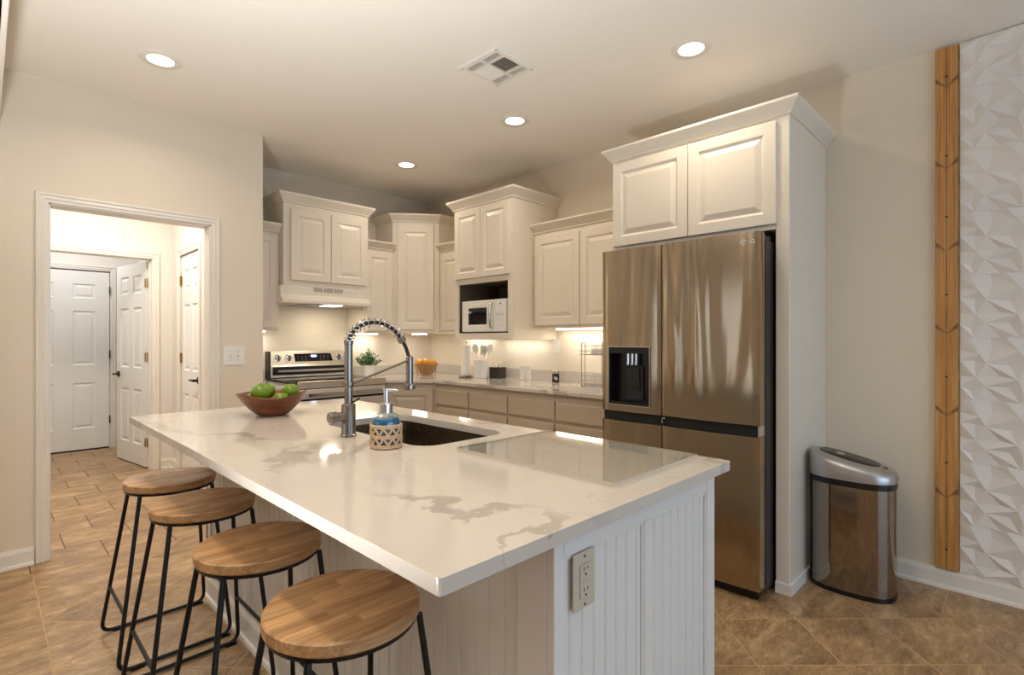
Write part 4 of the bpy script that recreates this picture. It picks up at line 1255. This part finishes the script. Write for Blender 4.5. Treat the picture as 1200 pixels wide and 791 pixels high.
# paper towel
pt = thing('paper_towel_holder', 'white paper towel roll upright on a round holder beneath the microwave', 'paper towels', (3.165, 3.725, Z))
MB().lathe((3.165, 3.725, Z), [(0, .0003), (.068, .0003), (.070, .004), (.066, .012), (.02, .014), (.012, .016)], 32).build('base', 'nickel', pt, smooth=40)
MB().lathe((3.165, 3.725, Z), [(.018, .016), (.044, .016), (.044, .295), (.018, .295)], 32, ring=True).build('paper_roll', 'paper', pt, smooth=30)
MB().lathe((3.165, 3.725, Z), [(.006, .014), (.006, .318), (.010, .322), (.010, .332), (0, .336)], 16).build('post', 'whiteplastic', pt, smooth=40)
# utensil crock and utensils
cr = thing('utensil_crock', 'round white ceramic crock holding white cooking utensils', 'crock', (3.205, 3.555, Z))
CX, CY = 3.205, 3.555
MB().lathe((CX, CY, Z), [(0, .0003), (.060, .0003), (.064, .004), (.068, .155), (.070, .160), (.066, .162), (.062, .155), (.058, .010), (0, .008)], 36).build('pot', 'ceramic', cr, smooth=40)


def utensil(kind, lab, dx, dy, top, ang):
    b0 = Vector((CX + dx * .25, CY + dy * .25, Z + .02)); t0 = Vector((CX + dx * 1.1, CY + dy * 1.1, top - .09)); d = (t0 - b0).normalized()
    o = thing(kind, lab, 'utensil', b0, 'white utensils in the crock')
    MB().tube([b0, t0], .0055, 8).build('handle', 'whiteplastic', o, smooth=True)
    side = Vector((math.cos(ang), math.sin(ang), 0)); side = (side - d * side.dot(d)).normalized(); nn = d.cross(side)
    w, L = (.030, .085) if kind != 'slotted_spoon' else (.026, .080)
    out = []
    for k in range(20):
        a = 2 * PI * k / 20
        if kind == 'spatula': u, v_ = max(-1, min(1, 1.35 * math.cos(a))), max(-1, min(1, 1.35 * math.sin(a)))
        else: u, v_ = math.cos(a), math.sin(a)
        out.append(t0 + side * w * u + d * (L / 2 + L / 2 * v_) - nn * .002)
    MB().extr(out, nn * .004).build('head', 'whiteplastic', o, bevel=0.001)
    if kind == 'slotted_spoon':
        m = MB()
        for q in (-1, 0, 1):
            c = t0 + side * q * .011 + d * L * .5
            m.extr([c - side * .002 - d * .018 - nn * .0025, c + side * .002 - d * .018 - nn * .0025, c + side * .002 + d * .018 - nn * .0025, c - side * .002 + d * .018 - nn * .0025], nn * .005)
        m.build('slots', 'grayplastic', o)


A45 = math.radians(-45)
utensil('spoon', 'broad white spoon leaning left in the crock', -.02, .045, Z + .315, A45)
utensil('spatula', 'white spatula in the middle of the crock', .025, .004, Z + .300, A45)
utensil('slotted_spoon', 'white slotted spoon leaning right in the crock', -.004, -.035, Z + .300, A45)
utensil('spoon', 'small white spoon standing at the back right of the crock', .045, -.042, Z + .315, A45)
# dark basket with white sticks
bk = thing('napkin_basket', 'small dark woven square basket beside the white crock', 'basket', (3.29, 3.43, Z))
MB().loft([rrect(3.29, 3.43, .050, .062, .01, Z + z, 3) for z in (.0005, .095)], True, False).build('body', plain('dark_weave', (52, 44, 36), 0.7, nscale=130, amt=0.7), bk, smooth=30)
MB().loft([rrect(3.29, 3.43, .047, .059, .01, Z + z, 3) for z in (.093, .004)], False, True).build('lining', 'black', bk, smooth=30)
m = MB()
m.tube(rrect(3.29, 3.43, .051, .063, .01, Z + .096, 3), .0035, 6, True); m.build('rim', 'black', bk, smooth=True)
for k in range(8):
    a = k * 2.4; rx, ry = .028 * math.cos(a), .038 * math.sin(a)
    o = MB().tube([(3.29 + rx * .5, 3.43 + ry * .5, Z + .008), (3.29 + rx * 1.1, 3.43 + ry * 1.1, Z + .10), (3.29 + rx * 1.5, 3.43 + ry * 1.5, Z + .128 + .012 * (k % 3))], [.003, .0035, .0065], 8).build('white_stick', 'whiteplastic', smooth=True)
    settle(o); tag(o, 'small white stick poking out of the dark woven basket', 'stick', 'white sticks in the dark basket')
# white block ornament
fm = Fr((3.285, 3.08, Z), (0.45, -0.9, 0), (-0.9, -0.45, 0))
m = MB().extr([fm.p(-.045, .0003, -.016), fm.p(-.008, .0003, -.016), fm.p(.000, .085, -.016), fm.p(.014, .0003, -.016), fm.p(.045, .0003, -.016), fm.p(.045, .125, -.016), fm.p(.006, .125, -.016), fm.p(.0, .115, -.016), fm.p(-.006, .125, -.016), fm.p(-.045, .125, -.016)], fm.n * .032)
o = m.build('counter_ornament', 'ceramic', bevel=0.003); settle(o)
tag(o, 'white block ornament with a narrow notch at its foot, alone on the counter', 'ornament')
# black jar
j = thing('jar', 'small black jar with silver cap and pale marking by the backsplash', 'jar', (3.29, 2.745, Z))
MB().lathe((3.29, 2.745, Z), [(0, .0003), (.027, .0003), (.029, .004), (.029, .068), (.026, .074)], 28).build('body', 'blackplastic', j, smooth=40)
MB().lathe((3.29, 2.745, Z), [(.027, .0735), (.027, .095), (.024, .098), (0, .098)], 28).build('cap', 'chrome', j, smooth=40)
pts = []
for k in range(9):
    a = math.radians(190 + k * 7); pts.append(Vector((3.29 + .0295 * math.cos(a), 2.745 + .0295 * math.sin(a), Z + .035 + .015 * math.sin(k * 1.6))))
MB().tube(pts, .0022, 6).build('marking', 'whiteplastic', j)
j = thing('jar', 'small clear glass jar with silver lid, left of the black jar', 'jar', (3.335, 2.80, Z))
MB().lathe((3.335, 2.80, Z), [(0, .0003), (.023, .0003), (.025, .004), (.025, .07), (.021, .078)], 24).build('body', 'glass', j, smooth=40)
MB().lathe((3.335, 2.80, Z), [(.022, .0775), (.022, .094), (0, .095)], 24).build('lid', 'chrome', j, smooth=40)
# two-tier wire rack
rk = thing('wire_rack', 'two-tier chrome wire rack half hidden behind the refrigerator', 'rack', (3.17, 2.24, Z))
ra, rb, ya, yb = 3.09, 3.25, 2.09, 2.36
for nm, zz in (('lower_basket', (.012, .048, .085)), ('upper_basket', (.240, .268, .305))):
    m = MB()
    for q, z in enumerate(zz):
        m.tube(rrect((ra + rb) / 2, (ya + yb) / 2, (rb - ra) / 2, (yb - ya) / 2, .015, Z + z, 4), .0026, 6, True)
    for k in range(7):
        xx = ra + .012 + k * (rb - ra - .024) / 6
        m.tube([(xx, ya, Z + zz[0]), (xx, yb, Z + zz[0])], .0016, 6)
    for k in range(6):
        yy = ya + .03 + k * (yb - ya - .06) / 5
        for xx in (ra, rb): m.tube([(xx, yy, Z + zz[0]), (xx, yy, Z + zz[2])], .0016, 6)
    m.build(nm, 'chrome', rk, smooth=True)
for xx in (ra + .03,):
    pass
for yy in (yb - .045, ya + .045):
    pts = [Vector((ra - .003, yy + .016, Z + .0005))] + [Vector((ra - .003, yy + .016 * math.cos(t), Z + .312 + .016 * math.sin(t))) for t in [PI * k / 8 for k in range(9)]] + [Vector((ra - .003, yy - .016, Z + .0005))]
    MB().tube(pts, .0036, 8).build('upright', 'chrome', rk, smooth=True)
for xx in (ra + .02, rb - .02):
    for yy in (ya + .02, yb - .02):
        MB().lathe((xx, yy, Z), [(.006, .0003), (.006, .012)], 10).build('foot', 'black', rk)
o = MB().box(3.12, 3.22, 2.12, 2.27, Z + .2445, Z + .285).build('napkin_stack', 'paper', bevel=0.004); settle(o)
tag(o, 'pale stack lying on the upper tier of the chrome wire rack', 'napkins')
# fruit basket with oranges
BXc, BYc = 3.115, 4.275
fb_ = thing('fruit_basket', 'tan basket on crossed copper wire legs holding oranges in the back corner', 'basket', (BXc, BYc, Z))
MB().lathe((BXc, BYc, Z), [(0, .006), (.060, .006), (.085, .060), (.108, .108), (.104, .112), (.080, .062), (.056, .012), (0, .012)], 12).build('bowl', 'tan', fb_, smooth=15)
m = MB(); NL = 6
for k in range(NL):
    a0 = 2 * PI * (k + .25) / NL
    for s_ in (-1, 1):
        a1 = a0 + s_ * PI / NL * .9
        m.tube([(BXc + .088 * math.cos(a0), BYc + .088 * math.sin(a0), Z + .003), (BXc + .116 * math.cos(a1), BYc + .116 * math.sin(a1), Z + .112)], .003, 6)
m.tube([(BXc + .115 * math.cos(2 * PI * k / 36), BYc + .115 * math.sin(2 * PI * k / 36), Z + .112) for k in range(36)], .0035, 6, True)
m.build('wire_stand', 'copper', fb_, smooth=True)
for (dx, dy, dz, lab) in ((-.052, .048, .127, 'leftmost orange in the copper-legged basket'), (-.004, .004, .127, 'middle orange in the copper-legged basket'), (.042, -.045, .127, 'rightmost orange in the copper-legged basket')):
    o = thing('orange', lab, 'fruit', (BXc + dx, BYc + dy, Z + dz - .033), 'oranges in the copper-legged basket')
    MB().ball((BXc + dx, BYc + dy, Z + dz), .033, 24, .95).build('peel', 'orange', o, smooth=80)
    MB().lathe((BXc + dx, BYc + dy, Z + dz + .0305), [(.003, 0), (.003, .0018), (0, .002)], 8).build('stem', 'leaf', o)
# potted plant
PX, PY = 2.548, 4.42
pp = thing('potted_plant', 'small bushy green plant in a white pot right of the range', 'plant', (PX, PY, Z))
MB().lathe((PX, PY, Z), [(0, .0003), (.050, .0003), (.056, .004), (.066, .105), (.064, .110), (.060, .105), (.055, .085), (0, .085)], 32).build('pot', 'ceramic', pp, smooth=40)
MB().lathe((PX, PY, Z), [(0, .088), (.056, .088), (.056, .094), (0, .098)], 24).build('soil', 'soil', pp)
random.seed(3)
st_, lf = MB(), MB()
for k in range(95):
    a = random.uniform(0, 2 * PI); rr = .135 * random.uniform(.0, 1) ** .7; h = .11 + .12 * (1 - (rr / .15) ** 2) * random.uniform(.55, 1.0) + random.uniform(0, .02)
    tip = Vector((PX + rr * math.cos(a), PY + rr * math.sin(a) * .9, Z + h)); b0 = Vector((PX + rr * .3 * math.cos(a), PY + rr * .3 * math.sin(a), Z + .09))
    mid = b0.lerp(tip, .5) + Vector((0, 0, .015)); st_.tube([b0, mid, tip], .0012, 5)
    for q in range(9):
        p = b0.lerp(tip, random.uniform(.35, 1.05)); d = Vector((random.uniform(-1, 1), random.uniform(-1, 1), random.uniform(-.2, .9))).normalized()
        sd = d.cross(Vector((random.uniform(-1, 1), random.uniform(-1, 1), 1))).normalized(); L = random.uniform(.016, .027); nrm = d.cross(sd) * .0012
        lf.face([p, p + d * L * .5 + sd * L * .3 + nrm, p + d * L, p + d * L * .5 - sd * L * .3 + nrm])
st_.tube([(PX + .01, PY, Z + .10), (PX + .012, PY - .005, Z + .275)], .0014, 5)
st_.build('stems', 'leaf', pp); lf.build('foliage', 'leaf', pp)['kind'] = 'stuff'


def wall_outlet(fr, lab):
    o = thing('outlet', lab, 'outlet', fr.o)
    MB().fbox(fr, -.035, .035, -.057, .057, .0003, .005).build('cover_plate', 'whiteplastic', o, bevel=0.002)
    for s_ in (-1, 1):
        MB().lathe(fr.p(0, s_ * .022, .005), [(.016, 0), (.016, .002), (0, .002)], 20, fr.n).build('receptacle', 'whiteplastic', o)
        for dx in (-.006, .006):
            MB().fbox(fr, dx - .001, dx + .001, s_ * .022 - .004, s_ * .022 + .004, .007, .0074).build('slot', 'grayplastic', o)
    return o


wall_outlet(Fr((XR, 2.835, 1.195), (0, -1, 0), (-1, 0, 0)), 'white outlet on the wall above the black jar')
wall_outlet(Fr((XR, 3.915, 1.185), (0, -1, 0), (-1, 0, 0)), 'white outlet on the wall behind the paper towel roll')
sw = thing('light_switch', 'white double light switch plate beside the hall doorway', 'switch', (1.238, YP, 1.137))
fsw = Fr((1.238, YP, 1.137), (1, 0, 0), (0, -1, 0))
MB().fbox(fsw, -.070, .070, -.066, .066, .0003, .006).build('cover_plate', 'whiteplastic', sw, bevel=0.003)
for s_ in (-1, 1):
    MB().extr([fsw.p(s_ * .026 - .005, -.012, .006), fsw.p(s_ * .026 - .005, .012, .006), fsw.p(s_ * .026 - .005, .010, .017), fsw.p(s_ * .026 - .005, .003, .017)], fsw.u * .010).build('toggle', 'whiteplastic', sw)
    for q in (-1, 1):
        MB().lathe(fsw.p(s_ * .026, q * .030, .006), [(.003, 0), (.003, .001), (0, .0012)], 10, (0, -1, 0)).build('screw', 'grayplastic', sw)

# ------------------------------------------------------------------ trash can
TX, TY, TA, TB = 3.085, .632, .184, .128
tc = thing('trash_can', 'oval stainless steel sensor trash can by the white wall', 'trash can', (TX, TY, 0))
MB().loft([superl(TX, TY, TB, TA, 2.7, z) for z in (.001, .022)]).build('base_band', 'blackplastic', tc, smooth=40)
MB().loft([superl(TX, TY, TB - .002, TA - .002, 2.7, z) for z in (.0225, .532)]).build('body', 'cansteel', tc, smooth=40)
MB().loft([superl(TX, TY, TB + .001, TA + .001, 2.7, z) for z in (.5325, .562)]).build('rim_band', 'blackplastic', tc, smooth=40)
top = lambda x, y: .652 + (y - TY) * .20 + (x - TX) * .0
lid = [superl(TX, TY, TB + .004, TA + .004, 2.6, .5625), superl(TX, TY, TB + .005, TA + .005, 2.6, 0, fz=lambda x, y: top(x, y) - .030),
       superl(TX, TY, TB - .004, TA - .004, 2.6, 0, fz=lambda x, y: top(x, y) - .010), superl(TX, TY, TB - .022, TA - .022, 2.6, 0, fz=lambda x, y: top(x, y)),
       superl(TX, TY + .012, TB - .045, TA - .052, 2.6, 0, fz=lambda x, y: top(x, y) + .003)]
ld = MB().loft(lid).build('lid', 'silverplastic', tc, smooth=40)
fl = MB().loft([superl(TX, TY + .012, TB - .046, TA - .053, 2.6, 0, fz=lambda x, y: top(x, y) + .0032), superl(TX, TY + .012, TB - .050, TA - .057, 2.6, 0, fz=lambda x, y: top(x, y) + .006)]).build('flap', 'blackplastic', ld, smooth=40)
MB().loft([superl(TX, TY + .05, .026, .020, 2.0, 0, 24, fz=lambda x, y: top(x, y) + .0062), superl(TX, TY + .05, .024, .018, 2.0, 0, 24, fz=lambda x, y: top(x, y) + .0085)]).build('flap_badge', 'silverplastic', ld)
MB().loft([superl(TX - .004, TY - .138, .016, .012, 3.0, 0, 24, fz=lambda x, y: top(x, y) + .0015), superl(TX - .004, TY - .138, .014, .010, 3.0, 0, 24, fz=lambda x, y: top(x, y) + .005)]).build('sensor', 'blackplastic', ld)
m = MB()
m.loft([superl(TX, TY, TB - .0005, TA - .0005, 2.7, z)[14:17] for z in (.03, .53)], False, False)
m.build('side_seam', 'blackplastic', tc)

# ------------------------------------------------------------------ unseen uplighter added left of the frame to brighten the ceiling
LX, LY = -0.28, 1.10
fill_up = thing('ceiling_fill_uplighter', 'short black uplighter added out of frame left of the stools to brighten the ceiling', 'lamp', (LX, LY, 0))
MB().lathe((LX, LY, 0), [(0, .0003), (.17, .0003), (.17, .018), (.05, .03), (.03, .10), (.03, .30), (.15, .38), (.18, .50), (.175, .502), (.145, .39), (0, .36)], 40).build('fill_body', 'black', fill_up, smooth=40)
MB().lathe((LX, LY, .36), [(0, .003), (.09, .003), (.10, .03), (.0, .045)], 24).build('fill_bulb', 'lightdisc', fill_up, smooth=40)
area('ceiling_fill_light', (LX, LY, .51), (PI, 0, 0), 0.3, 0.3, CEIL_FILL_W, CEIL_FILL_COL, 'DISK', math.radians(140))

# ------------------------------------------------------------------ plank and wall panels
pk = thing('wood_plank', 'tall honey-coloured wood plank screwed to the wall beside the white panels', 'plank', (XR, .291, .098))
MB().box(XR - .024, XR - .0005, .247, .335, .098, 2.712).build('board', 'plank', pk, bevel=0.002)
for z in (0.20, 0.635, 1.064, 1.475, 1.865, 2.17, 2.567):
    MB().lathe((XR - .024, .291, z), [(.0055, 0), (.0055, .0012), (.002, .0008), (0, -.001)], 12, (-1, 0, 0)).build('screw', 'darkcase', pk)

# faceted square wall panels, one object each
PATT = {}
TS = .3065
rnd = random.Random(21)
NG = 6
gu = [0, .17, .38, .60, .83, 1.0]
pts_ = {}
for i in range(NG):
    for jj in range(NG):
        u = gu[i] + (rnd.uniform(-.05, .05) if 0 < i < NG - 1 else 0) + (.05 * (-1) ** jj if 0 < i < NG - 1 else 0)
        v_ = jj / (NG - 1) + (rnd.uniform(-.06, .06) if 0 < jj < NG - 1 else 0)
        h = .003 + (.020 if (i + jj) % 2 else 0.003) * rnd.uniform(.6, 1.1)
        if jj == 0 or jj == NG - 1: h = [.005, .018, .003, .016, .006, .014][i]
        if i == 0 or i == NG - 1: h = [.005, .016, .004, .018, .005, .014][jj]
        pts_[i, jj] = (u, v_, h)


def wall_panel(y1, z1, zlo, zhi, lab, group='faceted white wall panels'):
    """one moulded tile; y1 is its left edge seen from the room, z1 its top edge"""
    bm = bmesh.new(); vs = {}
    for k, (u, v_, h) in pts_.items():
        vs[k] = bm.verts.new((XR - h, y1 - u * TS, z1 - TS + v_ * TS))
    for i in range(NG - 1):
        for jj in range(NG - 1):
            a, b, c, d = vs[i, jj], vs[i + 1, jj], vs[i + 1, jj + 1], vs[i, jj + 1]
            if (i + jj) % 2: bm.faces.new((a, b, c)); bm.faces.new((a, c, d))
            else: bm.faces.new((a, b, d)); bm.faces.new((b, c, d))
    edge = [vs[i, 0] for i in range(NG)] + [vs[NG - 1, k] for k in range(1, NG)] + [vs[i, NG - 1] for i in range(NG - 2, -1, -1)] + [vs[0, k] for k in range(NG - 2, 0, -1)]
    back = [bm.verts.new((XR - .0005, v.co.y, v.co.z)) for v in edge]
    n = len(edge)
    for k in range(n): bm.faces.new((edge[k], edge[(k + 1) % n], back[(k + 1) % n], back[k]))
    bm.faces.new(back)
    if z1 > zhi or z1 - TS < zlo:
        for co, no in (((0, 0, zhi), (0, 0, 1)), ((0, 0, zlo), (0, 0, -1))):
            r = bmesh.ops.bisect_plane(bm, geom=bm.verts[:] + bm.edges[:] + bm.faces[:], plane_co=co, plane_no=no, clear_outer=True)
            ed = [e for e in r['geom_cut'] if isinstance(e, bmesh.types.BMEdge)]
            if ed: bmesh.ops.edgenet_fill(bm, edges=ed)
    k = MB(); k.bm.free(); k.bm = bm
    o = k.build('wall_panel', 'panel'); settle(o)
    tag(o, lab, 'wall panel', group)
    return o


ORD = ['top strip of white faceted wall panel, cut against the ceiling', 'white faceted wall panel just under the cut strip at the ceiling', 'third white faceted wall panel from the ceiling', 'fourth white faceted wall panel from the ceiling',
       'fifth white faceted wall panel from the ceiling, at about eye level', 'fourth white faceted wall panel up from the baseboard, counting the cut one', 'third white faceted wall panel up from the baseboard, counting the cut one', 'white faceted wall panel next above the cut one at the baseboard', 'bottom white faceted wall panel, cut at the baseboard']
tops = [2.7915 - .0 + k * -TS for k in range(9)]
for col in range(3):
    for k, z1 in enumerate(tops):
        if z1 - TS > 2.71 or z1 < .10: continue
        lab = ORD[k] if col == 0 else 'white faceted wall panel continuing right of the photographed column'
        wall_panel(.240 - col * TS, z1, .0985, 2.716, lab, 'faceted white wall panels' if col == 0 else 'faceted white wall panels further right')

S.cycles.max_bounces = 10; S.cycles.diffuse_bounces = 5; S.cycles.glossy_bounces = 5; S.cycles.transparent_max_bounces = 10
S.cycles.sample_clamp_indirect = 6.0; S.cycles.caustics_reflective = False; S.cycles.caustics_refractive = False
